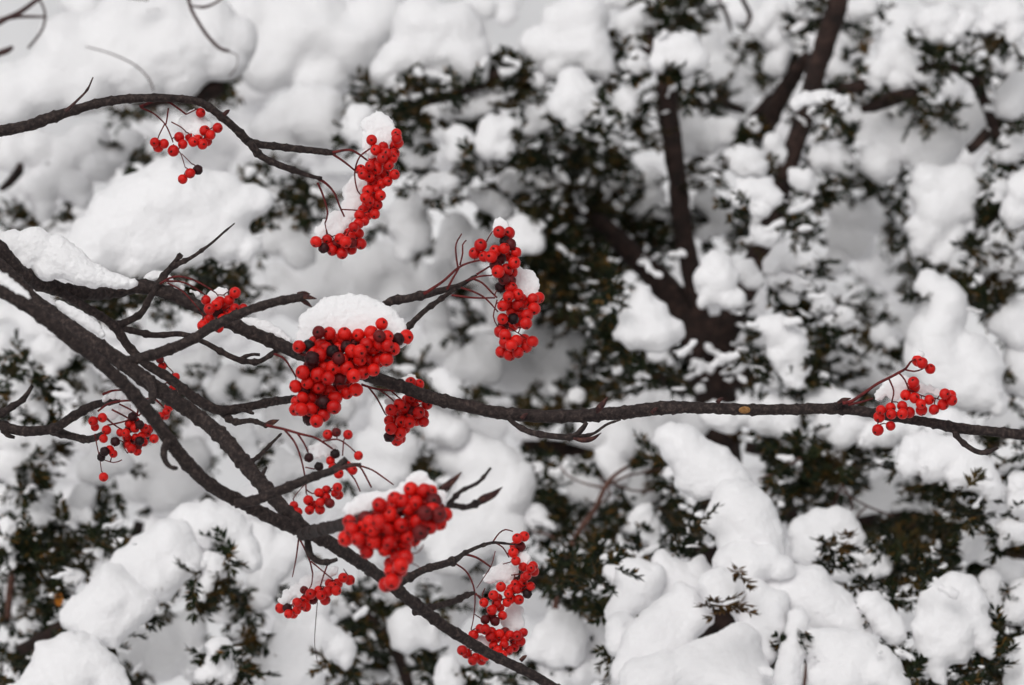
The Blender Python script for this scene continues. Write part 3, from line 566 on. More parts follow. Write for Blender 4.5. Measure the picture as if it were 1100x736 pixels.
for lab, d, s in MOUNDS:                                     # needles poking out from under each mound
    for x, y, r in circles(s):
        if r > 24 or d > 1.22: continue
        for _ in range(2 if lab is None else 1):
            a = random.uniform(.1*math.pi, .9*math.pi)
            xx, yy = x+math.cos(a)*r*.9, y+math.sin(a)*r*.9
            if covered(xx, yy, .8): continue
            dd = d+random.uniform(-.2, .8)*r*px(d)
            if x > 550 and near_limb(xx, yy): continue
            for _ in range(3): PL[plant_of(xx, yy)].shoot(P(xx+random.uniform(-4, 4), yy-2+random.uniform(-3, 3), dd), (math.cos(a)*.8+random.gauss(0, .4), random.gauss(-.3, .4), -.35*math.sin(a)+random.gauss(0, .4)), random.uniform(.008, .016), 22)
for p, nd in PL.items(): nd.build('foliage', NEEDLE, p)
def sprig(p, x, y, wpx, d, n, mat, label):
    nd = Needles()
    for _ in range(n):
        nd.shoot(P(x+random.uniform(-.5, .5)*wpx, y+random.uniform(-5, 5), d), (random.gauss(0, .7), -.7, random.gauss(-.1, .35)), random.uniform(.008, .016), 18)
    return tag(nd.build('sprig', mat, p), label)
sprig(low, 776, 650, 34, .325, 9, NEEDLE_BR, 'brown needle sprig poking out of the snow under a rounded cap')
sprig(low, 897, 588, 34, .5, 12, NEEDLE, 'green needle sprig standing in front of the snow heap')
sprig(low, 902, 580, 22, .48, 4, NEEDLE_BR, 'brown tipped shoots above the green sprig')
sprig(low, 890, 605, 30, .5, 9, NEEDLE, 'green needle tuft at the foot of the snow heap')
sprig(low, 790, 612, 12, .36, 3, NEEDLE_BR, 'small brown tuft beside the rounded cap')
sprig(yew, 790, 465, 9, .72, 3, NEEDLE_BR, 'small brown shoot standing before the snow under the limb')

def limb(p, name, s, d0=0, d1=None, mat=YEWBARK, seg=12, rough=.22, knob=0, step=.004, label=None):
    mb = MB(); knob = knob*2.2 if name == 'twig' else knob; tube(mb, path(s, d0, d1), step, seg, rough, knob)
    o = build(name, mb, mat, p)
    if label: o['label'] = label
    return o
limb(yew, 'trunk', '772,900,30,1.05 770,560,27,1.05 768,450,25,1.03 766,400,24,1.0 764,365,26,1.0 762,340,17,1.0')
limb(yew, 'limb', '758,368,16,1.0 748,330,12 742,290,11 735,250,10.5 728,200,10.5 722,150,10.5 717,100,10 712,60,6', 1.0, 1.05)
limb(yew, 'limb', '756,385,18,.98 735,335,16 705,298,14 675,268,12 645,240,9 610,215,6 585,190,4', 1.0, 1.1)
limb(yew, 'limb', '770,375,16,.98 792,330,13 812,285,14 828,240,11 840,200,11 852,160,11 862,130,11.5 872,95,11 882,60,11 893,25,11.5 905,-15,11', .95, 1.05)
limb(yew, 'limb', '818,150,8 830,120,10 850,85,9 868,60,7', 1.12, 1.08)
limb(yew, 'limb', '790,160,6 805,135,8 825,115,10 842,100,9', 1.15)
limb(yew, 'limb', '760,420,10 720,410,8 690,402,7 660,392,5 640,385,3', 1.0, 1.2)
limb(yew, 'limb', '775,415,10 805,405,8 840,398,8 875,385,6 905,378,4', 1.0, .9)
limb(yew, 'limb', '735,112,3 760,106,6 785,114,5 800,120,3', 1.12, 1.15)
limb(yew, 'branch', '985,75,3 1010,70,4 1030,75,5 1048,88,6 1058,110,6 1066,130,6 1072,150,5', .95)
limb(yew, 'branch', '1040,162,5 1050,155,6 1062,140,6', .9)
limb(yew, 'branch', '895,95,5 912,95,7 930,90,6', .95); limb(yew, 'branch', '925,118,4 945,112,7 965,104,8 985,100,6', .97)
limb(yew, 'branch', '1060,240,5 1070,225,8 1082,205,8 1095,185,8', .9)
limb(yew, 'branch', '545,95,16 560,90,15 575,84,8', 1.25)
limb(yew, 'branch', '695,35,4 700,50,7 690,60,8 680,70,4', 1.05)
limb(yew, 'branch', '770,-5,1.5 780,15,2.4 786,35,1.2', 1.1); limb(yew, 'branch', '795,-5,2.4 806,18,2.8 799,32,1.6', 1.05)
limb(low, 'branch', '1150,500,13 1100,492,12 1060,484,12 1020,478,10 985,470,6', .6, .75)
limb(low, 'branch', '1160,600,8 1080,590,9 1050,575,10 1000,562,11 950,560,10 900,565,8 860,560,6', .9, 1.05)
limb(low, 'branch', '960,480,6 900,482,8 850,488,8 800,480,6', 1.0); limb(low, 'branch', '1100,700,7 1060,620,8 1030,560,7 1000,520,6 970,490,5', .75, .9)
limb(low, 'branch', '550,620,9 600,618,11 640,612,10 690,600,6', 1.1); limb(low, 'branch', '560,480,8 600,483,9 640,490,7', 1.1)
limb(low, 'stem', '830,1000,16 840,800,14 850,700,12 860,600,9 840,520,6', .75)
limb(low, 'branch', '885,760,4 900,738,5 915,725,5 930,705,4 945,690,3', .5)
limb(corner, 'branch', '150,112,6 190,103,9 225,98,10 240,92,7', .95); limb(corner, 'branch', '395,105,5 430,112,9 480,100,9 530,82,8 560,70,6', 1.0)
limb(corner, 'stem', '150,1100,20 140,700,15 128,600,10 120,560,5', 1.35); limb(corner, 'branch', '0,204,3 10,196,5 20,184,5 22,175,3', 1.0)
limb(dense, 'stem', '100,1000,16 110,760,13 130,640,10 150,560,6', .95); limb(dense, 'branch', '8,665,3 10,640,4 12,625,4 13,610,3', .75, mat=REDTWIG)
limb(dense, 'branch', '20,700,5 40,690,7 60,676,6 75,662,4', .55); limb(dense, 'branch', '370,640,5 400,670,7 425,700,6 440,740,6', .8)

# bare stems and twigs of a leafless shrub standing in the yews
t = empty('bare_shrub', P(595, 980, .75), 'leafless shrub with one thin reddish stem curving up below the long limb', 'shrub')
limb(t, 'stem', '590,980,4.5 594,720,3.6 597,650,3.6 602,620,3.5 612,590,3.4 626,565,3.2 640,545,3 652,520,2.6 668,505,2 690,494,1.6', .7, .75, REDTWIG, 8, .1)
for s in ('652,522,1.8 672,512,1.4 690,508,1.2 710,503,1', '655,518,1.5 680,527,1.2 705,526,1 735,518,.8', '650,524,1.4 630,520,1.2 612,512,1 600,500,.8', '612,590,1.4 590,575,1.2 565,570,1', '625,567,1.3 650,578,1 680,583,.9', '640,545,1.3 655,530,1.1 640,505,.8'):
    limb(t, 'twig', s, .75, .8, REDTWIG, 6, .1)
t = empty('bare_shrub', P(850, 1000, .68), 'leafless shrub whose fine arching twigs cross the dark hollow under the limb', 'shrub')
limb(t, 'stem', '860,1000,4 862,780,3 868,700,2.4 878,620,2.2 890,560,2 905,520,1.6 925,490,1.2', .72, .8, REDTWIG, 8, .1)
for s in ('905,520,1 915,540,1.2 912,555,1.4 905,580,1.4', '850,578,1.2 880,576,1.2 905,568,1.2 930,545,1', '860,492,1.4 840,505,1.4 815,515,1.2', '850,600,1.4 858,612,1.6 862,622,1.6', '905,528,1 930,543,1.1 960,555,1', '1040,560,1 1062,582,1.6 1070,600,1.4 1066,625,1.2'):
    limb(t, 'twig', s, .62, .7, REDTWIG, 6, .1)
t = empty('bare_shrub', P(30, 1000, .8), 'leafless shrub whose curved twigs ring a bright gap in the snow', 'shrub')
limb(t, 'stem', '-140,1000,5 -120,600,4.5 -80,200,4 -30,50,3.4 0,24,3.2 20,14,3 42,-2,2.6 60,-20,2', .8, .8, TWIG, 8, .12)
limb(t, 'twig', '0,21,2.4 20,18,2 40,18,1.6 50,18,1.2', .8, None, TWIG, 6, .12); limb(t, 'twig', '40,-5,1.2 48,12,1.4 47,28,1.6 40,40,1.6 30,52,1.4', .8, None, TWIG, 6, .12)
limb(t, 'twig', '-60,90,2 -10,62,3 8,54,3.4 14,50,1.5', .8, None, TWIG, 6, .12)
t = empty('bare_shrub', P(230, -400, .8), 'thin bare twig hanging from above in front of the snow blanket', 'twig')
limb(t, 'twig', '190,-200,3 198,-40,2.4 203,2,2 212,22,2 224,40,2 236,52,1.8 246,55,2', .75, None, TWIG, 8, .12)
limb(t, 'twig', '206,6,1 218,8,1.8 230,4,1.4 240,-3,1.2', .75, None, TWIG, 6, .12); limb(t, 'twig', '245,55,.8 255,60,.6 254,72,.6 246,82,.9', .78, None, TWIG, 6, .1)
t = tag(limb(None, 'dry_twig', '92,50,.7 120,58,.8 145,70,.9 160,85,1 165,98,1', .8, None, TWIG, 6, .1), 'faint grey dry twig arching over the snow blanket', 'twig')
# a last orange leaf
mb = MB(); c = P(63, 644, .55); k = px(.55)
a = np.linspace(0, 2*math.pi, 12, endpoint=False)
rim = np.stack([np.cos(a)*5*k, np.sin(2*a)*1.2*k, np.sin(a)*7.5*k], 1)+np.array(c)
mb.add(np.concatenate([rim, [np.array(c)+[0, -2*k, 0]], rim+[0, .0004, 0], [np.array(c)+[0, -2*k+.0004, 0]]]),
       [(i, (i+1) % 12, 12) for i in range(12)]+[((i+1) % 12+13, i+13, 25) for i in range(12)])
LEAF = bark_mat('orange_leaf', (0.45, 0.12, 0.015), (0.62, 0.22, 0.02), (0.7, 0.33, 0.03), 200, .0003)
tag(build('dead_leaf', mb, LEAF), 'tiny bright orange leaf caught at the edge of the slanting snow bough', 'leaf')

# ------------------------------------------------------------------ the rowan
arch = empty('rowan_branch', P(-30, 146, -.02), 'thin rowan branch arching over the top and drooping to two berry clusters', 'branch')
R = dict(mat=BARK, rough=.16, knob=.23, step=.0014, seg=12)
limb(arch, 'limb', '-60,150,7 -30,146,6.4 0,141,6.2 30,135,5.8 48,129,6.2 75,120,5.2 105,111,5 130,107,4.8 160,105,4.4 190,106,4.2 215,110,4.2 240,127,4.4 258,143,4.6 268,153,5 285,156,3.9 320,160,3.6 345,163,3.6 360,164.5,2.8', -.04, .03, **R)
limb(arch, 'twig', '268,153,4 277,165,4 290,173,3.6 310,181,3.3 330,188,2.6 345,192,1.8', .0, .02, **R)
limb(arch, 'twig', '70,120,1.8 85,106,1.3 94,96,1.1 100,83,.7', -.03, None, TWIG, 8, .15, .2, .0014)
main = empty('rowan_tree', P(-60, 290, -.15), 'dark forked rowan limbs spreading from one side, one reaching across the whole view', 'rowan tree')
limb(main, 'limb', '-90,262,8.5,-.26 -40,290,7.7,-.26 0,312,7.4,-.26 40,336,7.4,-.26 75,364,7.4,-.25 110,391,7.4,-.24 140,420,7.4,-.23 165,450,7.4,-.22 190,484,7.4,-.21 215,512,7.0,-.2 240,530,7.0,-.19 265,542,7.0,-.18 300,560,6.9,-.17 330,571,7.4,-.16 355,584,7.4,-.15 380,600,6.9,-.14 405,617,6.5,-.12 440,644,6.2,-.1 475,671,6.1,-.08 500,687,5.9,-.07 525,702,5.7,-.06 560,719,5.4,-.05 595,738,5.2,-.04 640,768,5.0,-.02',
     label='heavy near limb running diagonally down to the bottom edge', **R)
limb(main, 'limb', '-90,235,9,-.1 -30,268,9,-.1 5,292,8.6,-.1 35,322,8,-.1 70,348,7.6,-.11 105,371,7.8,-.12 135,392,8.2,-.12 165,415,8.4,-.12 190,432,8.4,-.12 215,449,8.6,-.12 240,471,8.6,-.13 262,497,8.4,-.14 283,522,8,-.15 306,548,7.8,-.16 332,574,7.4,-.16', label='middle limb passing behind the heavy near one and meeting it again', **R)
limb(main, 'limb', '-40,235,10,-.08 0,270,9.5,-.08 20,292,9,-.07 50,307,8,-.05 90,315,7.2,-.03 120,314,7 150,308,7.6 175,313,7.2 200,323,7.2 230,338,7 260,353,7 290,366,7.4 320,379,7.2 370,396,7 400,405,7 430,415,7 460,426,7.2 500,436,7.2 540,444,7 580,447,7.2 620,447,7.2 650,445,7 680,442,7 715,438,6.8 750,438,6.2 800,440,6 850,440,5.6 880,439,5.8 920,441,5.4 950,446,5.2 985,452,5 1010,456,5.2 1028,460,5.8 1060,463,5.2 1100,467,5.8 1150,472,6', 0, .0,
     label='long horizontal limb reaching right across the view', **R)
limb(main, 'branch', '65,314,5,-.05 100,335,4.6,-.03 122,350,4.8 136,370,4.6 156,390,4.6 180,405,5 203,423,5.2 225,437,5.4 242,441,5.2 262,438,4.8 290,432,4.6 320,428,4,.03', -.02, 0, **R)
limb(main, 'branch', '132,390,6,-.12 165,381,6 200,368,5.6 230,350,5.2 260,336,4.8 290,326,5 312,321,4.8 326,319,4.2', -.12, -.1, **R)
limb(main, 'twig', '128,352,3.6 165,360,3.2 195,359,3 220,368,2.8 238,378,3 255,386,3.2 275,389,3 287,384,2.8 296,377,2.2', .0, .0, **R)
limb(main, 'twig', '258,385,1.6 270,381,1.8 279,381,1.6', 0, -.002, **R)
limb(main, 'twig', '126,350,3.8 150,338,3.6 160,322,3.5 172,302,3.6 185,287,3.2 205,277,2.2 225,263,1.5 240,250,1.1 252,240,.7', .0, -.01, **R)
limb(main, 'twig', '183,288,3 189,280,2.6 195,273,2.2', -.005, **R)
limb(main, 'branch', '-60,430,6 -20,448,5.5 5,458,5.5 25,463,5.5 55,461,5.2 75,450,5 95,438,4.6 110,433,4 128,430,3', .06, .03, **R)
limb(main, 'branch', '55,463,4.6 75,468,4.4 95,472,4 112,466,3', .06, .03, **R)
limb(main, 'twig', '-15,452,4 3,443,4 14,436,3.4 25,429,3 35,414,2', .05, .05, **R); limb(main, 'twig', '2,458,3 8,467,2.8 16,470,1.6', .05, **R)
limb(main, 'twig', '180,472,4.4 176,485,3.6 178,496,3 184,502,2.4 190,503,1.6', -.22, -.23, **R)
limb(main, 'twig', '160,408,5.5 164,420,5 163,432,4', -.125, -.135, **R)
limb(main, 'branch', '252,541,5.5 275,537,5.8 300,527,5.2 322,518,4.8 340,511,4.6 358,505,4.4 372,493,3.4', -.19, -.2, **R)
limb(main, 'twig', '358,505,3 375,500,2.4 388,499,1.8', -.2, -.2, mat=TWIG, rough=.1, step=.0014)
limb(main, 'branch', '325,574,6 345,569,6.6 365,564,6.4 385,558,6 400,552,4', -.19, -.34, **R)
limb(main, 'twig', '330,580,3.6 333,595,3.4 341,603,3.2 352,604,2.8 362,601,2', -.15, -.16, **R)
limb(main, 'twig', '420,632,4.4 440,620,4.4 458,611,4.2 480,605,4 490,601,3.4 498,595,2.4 513,588,1.9 530,583,1.6 552,585,1.1', -.1, -.02, **R)
limb(main, 'twig', '445,658,4 462,653,3.6 487,646,3.4 500,640,3 509,637,2', -.06, -.02, **R)
limb(main, 'twig', '262,500,3 276,492,2.4 290,478,1.8 302,466,1.2', -.1, -.05, **R); limb(main, 'twig', '272,520,3.4 280,512,2.6 286,502,1.5', -.13, -.12, **R)
limb(main, 'twig', '236,442,3.4 252,453,3.2 270,452,2.8 286,457,2.4', 0, -.03, **R); limb(main, 'twig', '242,441,2.4 258,440,2 272,444,1.6', 0, -.02, **R)
limb(main, 'twig', '466,552,3.2 482,541,3 495,528,2.2 514,518,2 527,503,1.4', -.33, -.3, **R); limb(main, 'twig', '466,552,4 482,543,3.8 500,545,3.2 514,540,3.6', -.33, -.3, **R)
limb(main, 'twig', '546,448,2.4 551,454,2.8 566,463,3.2 582,467,3.2 598,469,3.4 616,469,3.2 626,460,3 630,454,2.2', -.005, -.012, **R)
limb(main, 'twig', '620,469,2.4 637,466,1.6 652,456,1.4 667,451,.8', -.01, -.012, **R)
limb(main, 'twig', '1024,460,3.2 1029,470,2.8 1040,480,2.8 1052,486,3 1062,485,2.4 1072,481,1.6', .0, -.01, **R)
limb(main, 'twig', '372,395,4.6 395,352,4.4 416,326,4.6 437,321,4.4 455,317,4.4 475,312,3.6 495,306,2.8 512,296,1.6', .03, .01, **R)
limb(main, 'twig', '385,398,3.6 418,372,3.4 439,351,3.2 455,335,3 475,320,2.6 490,310,1.8', .02, .01, **R)
limb(main, 'twig', '898,436,3 905,432,3.4 912,434,2.6', -.006, **R)
limb(main, 'dead_stem', '341,647,.5 339,670,.45 338,692,.4 341,712,.3', -.1, None, TWIG, 6, .1, 0, .0014)
def bud(s, d0, d1, label=None): return limb(main, 'bud', s, d0, d1, BUD, 10, .08, 0, .0012, label)
bud('472,530,1.4 478,524,4.2 486,517,3.6 496,507,.4', -.33, -.32); bud('512,541,3 520,536,4.6 530,531,3.6 540,523,.3', -.3, -.29)
bud('284,457,1.6 292,454,3.2 300,451,.3', -.03, -.035); bud('641,444,1.2 644,438,3.6 649,432,2.6 653,426,.3', -.012, -.014, 'pointed orange tipped bud standing on the long limb')
bud('616,471,1.6 627,473,3 637,471,2.4 646,465,.3', -.012, -.015); bud('323,318,2.6 330,319,3 340,321,.5', -.1, -.105); bud('324,322,2.4 330,326,2.6 335,330,.5', -.1, -.1); bud('320,316,2.2 327,315,2.4 333,316,.5', -.1, -.095)
bud('398,433,.8 404,430,2.6 410,428,.6'.replace('398', '900').replace('404', '905').replace('410', '914'), -.01, -.01); bud('296,379,1.4 300,376,2 299,372,.4', 0, 0)
mb = MB(); v, f = ICO2; mb.add(v*np.array([7, 2.5, 4])*px(0)+np.array(P(800, 440.5, -.0028)), f)
SCAR = bark_mat('fresh_scar', (0.16, 0.07, 0.02), (0.3, 0.15, 0.05), (0.4, 0.22, 0.09), 500, .0004)
tag(build('scar', mb, SCAR, main), 'pale orange scar on the long limb')
for x, y in ((559, 712), (700, 446), (240, 126), (560, 452), (770, 435)):
    bud(f'{x},{y-2},2.4 {x+4},{y-6},2.2 {x+7},{y-8},.4', -.05 if y > 600 else -.006, -.05 if y > 600 else -.006)

# ---- berries
def berry_mesh(name, skin, wrinkle):
    ns, nr = 18, 13; V = [(0, 0, 1)]; F = []; mi = []
    for i in range(1, nr):
        th = math.pi*i/nr
        for j in range(ns):
            ph = 2*math.pi*j/ns; r, z = math.sin(th), math.cos(th)
            if i == nr-1: r, z = r*.62, z+.09                     # the dimple around the calyx
            if i == nr-2: r, z = r*1.0, z-.02
            wv = 1+wrinkle*math.sin(ph*5+th*3)*math.sin(th*4)
            V.append((r*math.cos(ph)*wv, r*math.sin(ph)*wv, z*.95*wv))
    V.append((0, 0, -.84))
    for j in range(ns): F.append((0, 1+j, 1+(j+1) % ns)); mi.append(0)
    for i in range(nr-2):
        for j in range(ns):
            a, b_ = 1+i*ns+j, 1+i*ns+(j+1) % ns; F.append((a, a+ns, b_+ns, b_)); mi.append(0)
    last = 1+(nr-2)*ns
    for j in range(ns): F.append((last+j, len(V)-1, last+(j+1) % ns)); mi.append(1)
    for k in range(5):                                           # five tiny dried sepals
        a = 2*math.pi*k/5; n0 = len(V); c, s = math.cos(a), math.sin(a)
        q = (1.0, 1.45, .9, 1.3, 1.15)[k]
        V += [(c*.20*q-s*.09, s*.20*q+c*.09, -.92), (c*.20*q+s*.09, s*.20*q-c*.09, -.92), (c*.05, s*.05, -1.02)]
        F.append((n0, n0+1, n0+2)); mi.append(1)
    me = bpy.data.meshes.new(name); me.from_pydata(V, [], F)
    me.materials.append(skin); me.materials.append(CALYX)
    me.polygons.foreach_set('material_index', mi); me.polygons.foreach_set('use_smooth', [True]*len(F)); me.update(); return me
ME = {'': berry_mesh('berry', BERRY, .022), 'k': berry_mesh('berry', BERRY_DK, .09), 'm': berry_mesh('berry', BERRY_MR, .03)}
LAB = {'k': 'blackened shrivelled berry', 'm': 'dark maroon berry'}

def cluster(label, tile, r, d, berries, stalks, squash=1.0, back=0, blk=0):
    """berries: 'x,y[,k|m]' in a zoomed tile (ox, oy, zoom); stalks: photo pixels"""
    ox, oy, z = tile; B = []
    for t in berries.split():
        q = t.split(','); B.append([ox+float(q[0])/z, oy+float(q[1])/z, r*random.uniform(.88, 1.06), q[2] if len(q) > 2 else ''])
    n = len(B)
    xy = np.array([[b[0], b[1]] for b in B]); rr = np.array([b[2] for b in B])
    dz = rng.normal(0, r*.35, n) - (xy[:, 1]-xy[:, 1].mean())*0.05
    for _ in range(160):                                         # part overlapping berries in depth
        mv = np.zeros(n)
        for i in range(n):
            dx = xy-xy[i]; h2 = (dx**2).sum(1); need = (rr+rr[i])**2*.93-h2
            for j in np.nonzero(need > 0)[0]:
                if j == i: continue
                gap = dz[j]-dz[i]; q = math.sqrt(need[j])
                if abs(gap) < q: mv[i] -= (q-abs(gap))*.22*(1 if gap >= 0 else -1)
        dz += np.clip(mv, -r*.4, r*.4); dz *= .997
    k = px(d); lo = dz.min()
    pts = [P(xy[i][0], xy[i][1], d+dz[i]*k) for i in range(n)]
    if back:                                                     # a second layer on the far side, seen only from a step aside
        for _ in range(min(back, 99-n)):                         # each goes where the gap between the others is widest
            best = None
            for _ in range(30):
                i, a = random.randrange(n), random.uniform(0, 6.28)
                x, y = xy[i][0]+math.cos(a)*r*1.1, xy[i][1]+math.sin(a)*r*1.1
                dd = [math.hypot(x-b[0], y-b[1]) for b in B]
                near = [(b[0]-x, b[1]-y) for b, q in zip(B[:n], dd) if q < 2.9*r]
                if len(near) < 5 or math.hypot(sum(q[0] for q in near), sum(q[1] for q in near))/len(near) > .75*r: continue
                g = min(dd)
                if g < .55*r: continue
                if best is None or g > best[0]: best = (g, x, y, i)
            if best is None: continue
            B.append([best[1], best[2], r*random.uniform(.86, 1), random.choice(['', '', '', '', 'm'])]); pts.append(P(best[1], best[2], d+(dz[best[3]]+r*random.uniform(.9, 1.7))*k))
    ctr = sum(pts, Vector())/len(pts)
    root = empty('berry_cluster', P(xy[:, 0].mean(), xy[:, 1].max()+r, d), label, 'berry cluster')
    mb = MB(); nodes = []
    for s in stalks.split(';'):
        pp = path(s.strip(), d); c = tube(mb, pp, .0022, 7, .1); nodes += [Vector(q) for q in c]
    if not nodes: nodes = [ctr]
    left = list(range(len(pts)))
    while left:                                                  # grow a pedicel to each berry from the nearest stalk
        i, p0 = min(((i, min(nodes, key=lambda q: (q-pts[i]).length_squared)) for i in left), key=lambda e: (e[1]-pts[e[0]]).length_squared)
        left.remove(i); p1 = pts[i]; dl = (p1-p0)
        mid = p0+dl*.5+Vector((0, 0.25*dl.length*.4, .18*dl.length)); w_ = .62*k
        tube(mb, [(*p0, w_*1.1), (*mid, w_), (*p1, w_*.9)], .003, 6)
        nodes += [mid, p0+dl*.25+(mid-(p0+dl*.5))*.7]
    build('stalk', mb, STALK, root)
    for i, p in enumerate(pts):
        o = link('berry', ME[B[i][3]], root, p); R_ = B[i][2]*k; o.scale = (R_, R_, R_)
        out = (p-ctr); out = out.normalized() if out.length > 0 else Vector()
        dr = Vector((0, -.95, -.4))+out*.8+Vector((random.gauss(0, .42), random.gauss(0, .3), random.gauss(0, .35)))
        o.rotation_mode = 'QUATERNION'; o.rotation_quaternion = dr.to_track_quat('-Z', 'Y') @ Quaternion((0, 0, 1), random.uniform(0, 6.28))
        if B[i][3]: o['label'] = LAB[B[i][3]]
    return root
def cap(label, s, d):
    cs = [(x, y, r*1.03+.4) for x, y, r in circles(s)]
    cs += [(x+random.uniform(-.8, .8)*r, y+r*random.uniform(.75, 1.05), random.uniform(1.4, 2.8)) for x, y, r in cs for _ in range(2) if r > 4]
    return snow('snow_heap', cs, d, px(d)*.8, 8, .0014, .0010, .0008, tags=dict(label=label, cat='snow'), cell=.75, warp=1.6, lean=.35, thick=1.05, lumps=.14, pw=.7)

cluster('small sparse berry cluster dangling below the arch of the thin branch', (0, 60, 4), 6.1, -.0,
 '862,245 935,310 880,322 905,340 815,350 770,350 785,380 745,408 705,378 680,392 665,372 850,362 890,367 870,380 830,370 785,530 817,505 850,490,k',
 '150,115,1.6 162,110,1.5 175,107,1.4 188,114,1.2 200,123,1; 152,116,1 165,122,.9 177,133,.8 183,145,.8 186,153,.7; 177,133,.8 171,145,.7 169,151,.6; 181,116,.9 179,130,.8 178,134,.8; 184,131,.7 195,137,.7 200,142,.6; 186,155,.7 194,165,.6 199,180,.5; 195,165,.5 206,176,.5; 200,123,.8 212,117,.7')
cap('little snow cap on the sparse cluster below the arch', '200,131,8 210,128,10 216,134,9 201,138,7 222,136,6 207,122,5 212,140,7', .006)
cluster('long curved berry cluster drooping from the tip of the thin arching branch', (225, 60, 4), 6.3, .02,
 '697,362 715,405 747,390 742,440 690,472 650,490 685,520 720,485 770,470 755,510 715,525 795,510 785,440 795,420 798,385 812,375 803,335 805,355 720,575 680,580 685,625 715,610 740,550 645,685 680,685 710,680 640,722 690,655 720,640 '
 '458,799 505,791 490,826,k 528,836 562,786 570,826 570,850 610,832 605,781 640,764 650,808 620,736 645,686 600,760 585,800 735,600 765,540 700,550 670,610 730,460 660,510',
 '357,164,1.6 375,161,1.4 386,166,1.2 394,172,1; 358,166,1.4 370,174,1.2 381,183,1; 397,160,.9 386,169,.9 381,186,.9 384,205,.8 390,211,.8; 340,191,1.8 350,197,1.4 359,207,1.2 365,222,1 370,233,.9; 341,196,1.3 347,210,1.1 352,229,1 349,240,.8; 367,225,.8 385,226,.7', back=16)
cap('tall snow cap on top of the long curved cluster', '405,127,8 399,134,11 411,135,12 418,142,8 400,147,11 411,150,10 402,160,9 397,156,8 410,158,8', .032)
cap('loose snow lodged behind the tail of the long curved cluster', '384,196,9 378,205,10 381,216,11 372,220,6 361,234,8 352,242,7 345,249,7 364,246,7 372,238,6 375,228,8 357,250,6', .035)
cluster('two-tiered berry cluster on torn bare stalks beside the large round one', (400, 210, 4), 6.9, .0,
 '545,157 585,162 570,198,k 567,228 465,213 440,248 510,263 548,272,m 585,262 617,245 610,290 540,327 577,320 565,360,m 550,395,k 597,398 585,435 625,425 625,470 580,470 560,475 630,510 665,515 695,487 715,440 690,445 660,550 605,530,k 560,530 630,545 550,585 570,600 597,645 660,650 688,628 625,675 555,672 590,685 530,300,m 600,330',
 '455,316,1.9 475,303,1.5 492,288,1.3 505,282,1.1 520,279,1; 492,288,1.1 490,275,1 490,262,.9 496,251,.7; 494,285,1 497,272,.9 497,263,.8 501,258,.8; 480,311,1.4 486,300,1.2 493,288,1; 507,299,1.2 518,304,1.1 528,314,1 534,320,.9; 495,309,1.2 510,314,1.1 522,321,1 535,335,.8; 485,317,1.3 510,320,1.1 532,320,.9; 512,295,1.3 520,290,1 528,285,.9; 500,302,1.2 515,297,1 528,296,.8; 520,265,.8 525,255,.7 529,249,.6; 543,350,.8 548,360,.7 551,368,.6; 545,351,.7 560,360,.6 568,366,.6; 534,322,.8 530,340,.7 534,350,.6', back=12)
cap('tiny snow peak on top of the two-tiered cluster', '535,240,5 540,242,6 534,246,5 541,247,5 537,236,3', .006)
cap('rounded snow lump on the lower tier of the two-tiered cluster', '558,294,8 567,297,9 572,305,8 562,305,11 571,314,7 568,327,5 552,333,4 560,316,7', .012)
cluster('largest round berry cluster, thick with red and black berries under a domed cap', (200, 280, 4), 7.8, -.07,
 '840,272 795,310 740,320 680,315 615,313 570,308,m 485,370 525,370,k 580,360 630,390,k 690,370,k 745,390 830,325,m 865,365 910,338,k 945,328 805,375 775,360 540,420,k 575,405 630,460 685,430 780,430 835,410 860,425 690,462 590,460 545,470 720,495 760,480 805,470 565,490 500,480 610,505 660,505,m 530,505 890,380 470,540 500,590 570,545 640,590 690,570 730,555 470,640 495,640 535,640 600,640 590,610,k 635,630 590,665 560,690 530,680,k 550,545 520,525 610,560 655,420,m 720,450 640,430,m 600,425',
 '294,380,1.4 305,385,1.2 312,395,1.1 318,405,1; 322,380,1.6 340,385,1.4 360,388,1.3 385,385,1.1; 340,385,1.2 342,405,1.1 345,425,1; 360,388,1.1 372,375,1; 345,412,.9 365,412,.9 380,415,.8', back=36)
cap('thick domed snow cap on the largest round cluster', '340,350,20 360,340,22 385,340,23 405,345,20 420,354,16 430,363,9 330,361,12 375,331,16 395,334,15 352,335,15 370,355,18 398,360,16 415,342,12', -.055)
cluster('compact berry cluster hanging just under the long limb', (275, 368, 4), 6.4, .012,
 '572,335 572,405,k 610,400 600,370 580,290 615,265 640,305 625,340 660,345 690,335 720,310 680,270 660,240 700,250 735,265 665,172 700,180 650,250 600,300 640,370 580,370 700,300 620,412 605,420 720,340 640,280 670,320 622,388',
 '388,413,1.4 405,418,1.2 425,420,1.1 440,420,1; 396,416,1.1 405,428,1 414,445,.8; 408,419,1 420,428,.9 428,437,.8; 420,420,.9 432,430,.8; 432,420,.9 440,412,.8', back=12)
cap('thin snow wedge behind the limb above the compact hanging cluster', '435,409,5 442,407,6 448,411,4 428,411,4 440,412,5', .022)
cap('snow scraps caught inside the compact hanging cluster', '420,431,6 426,436,5 452,437,5 449,442,4 445,434,5', .016)
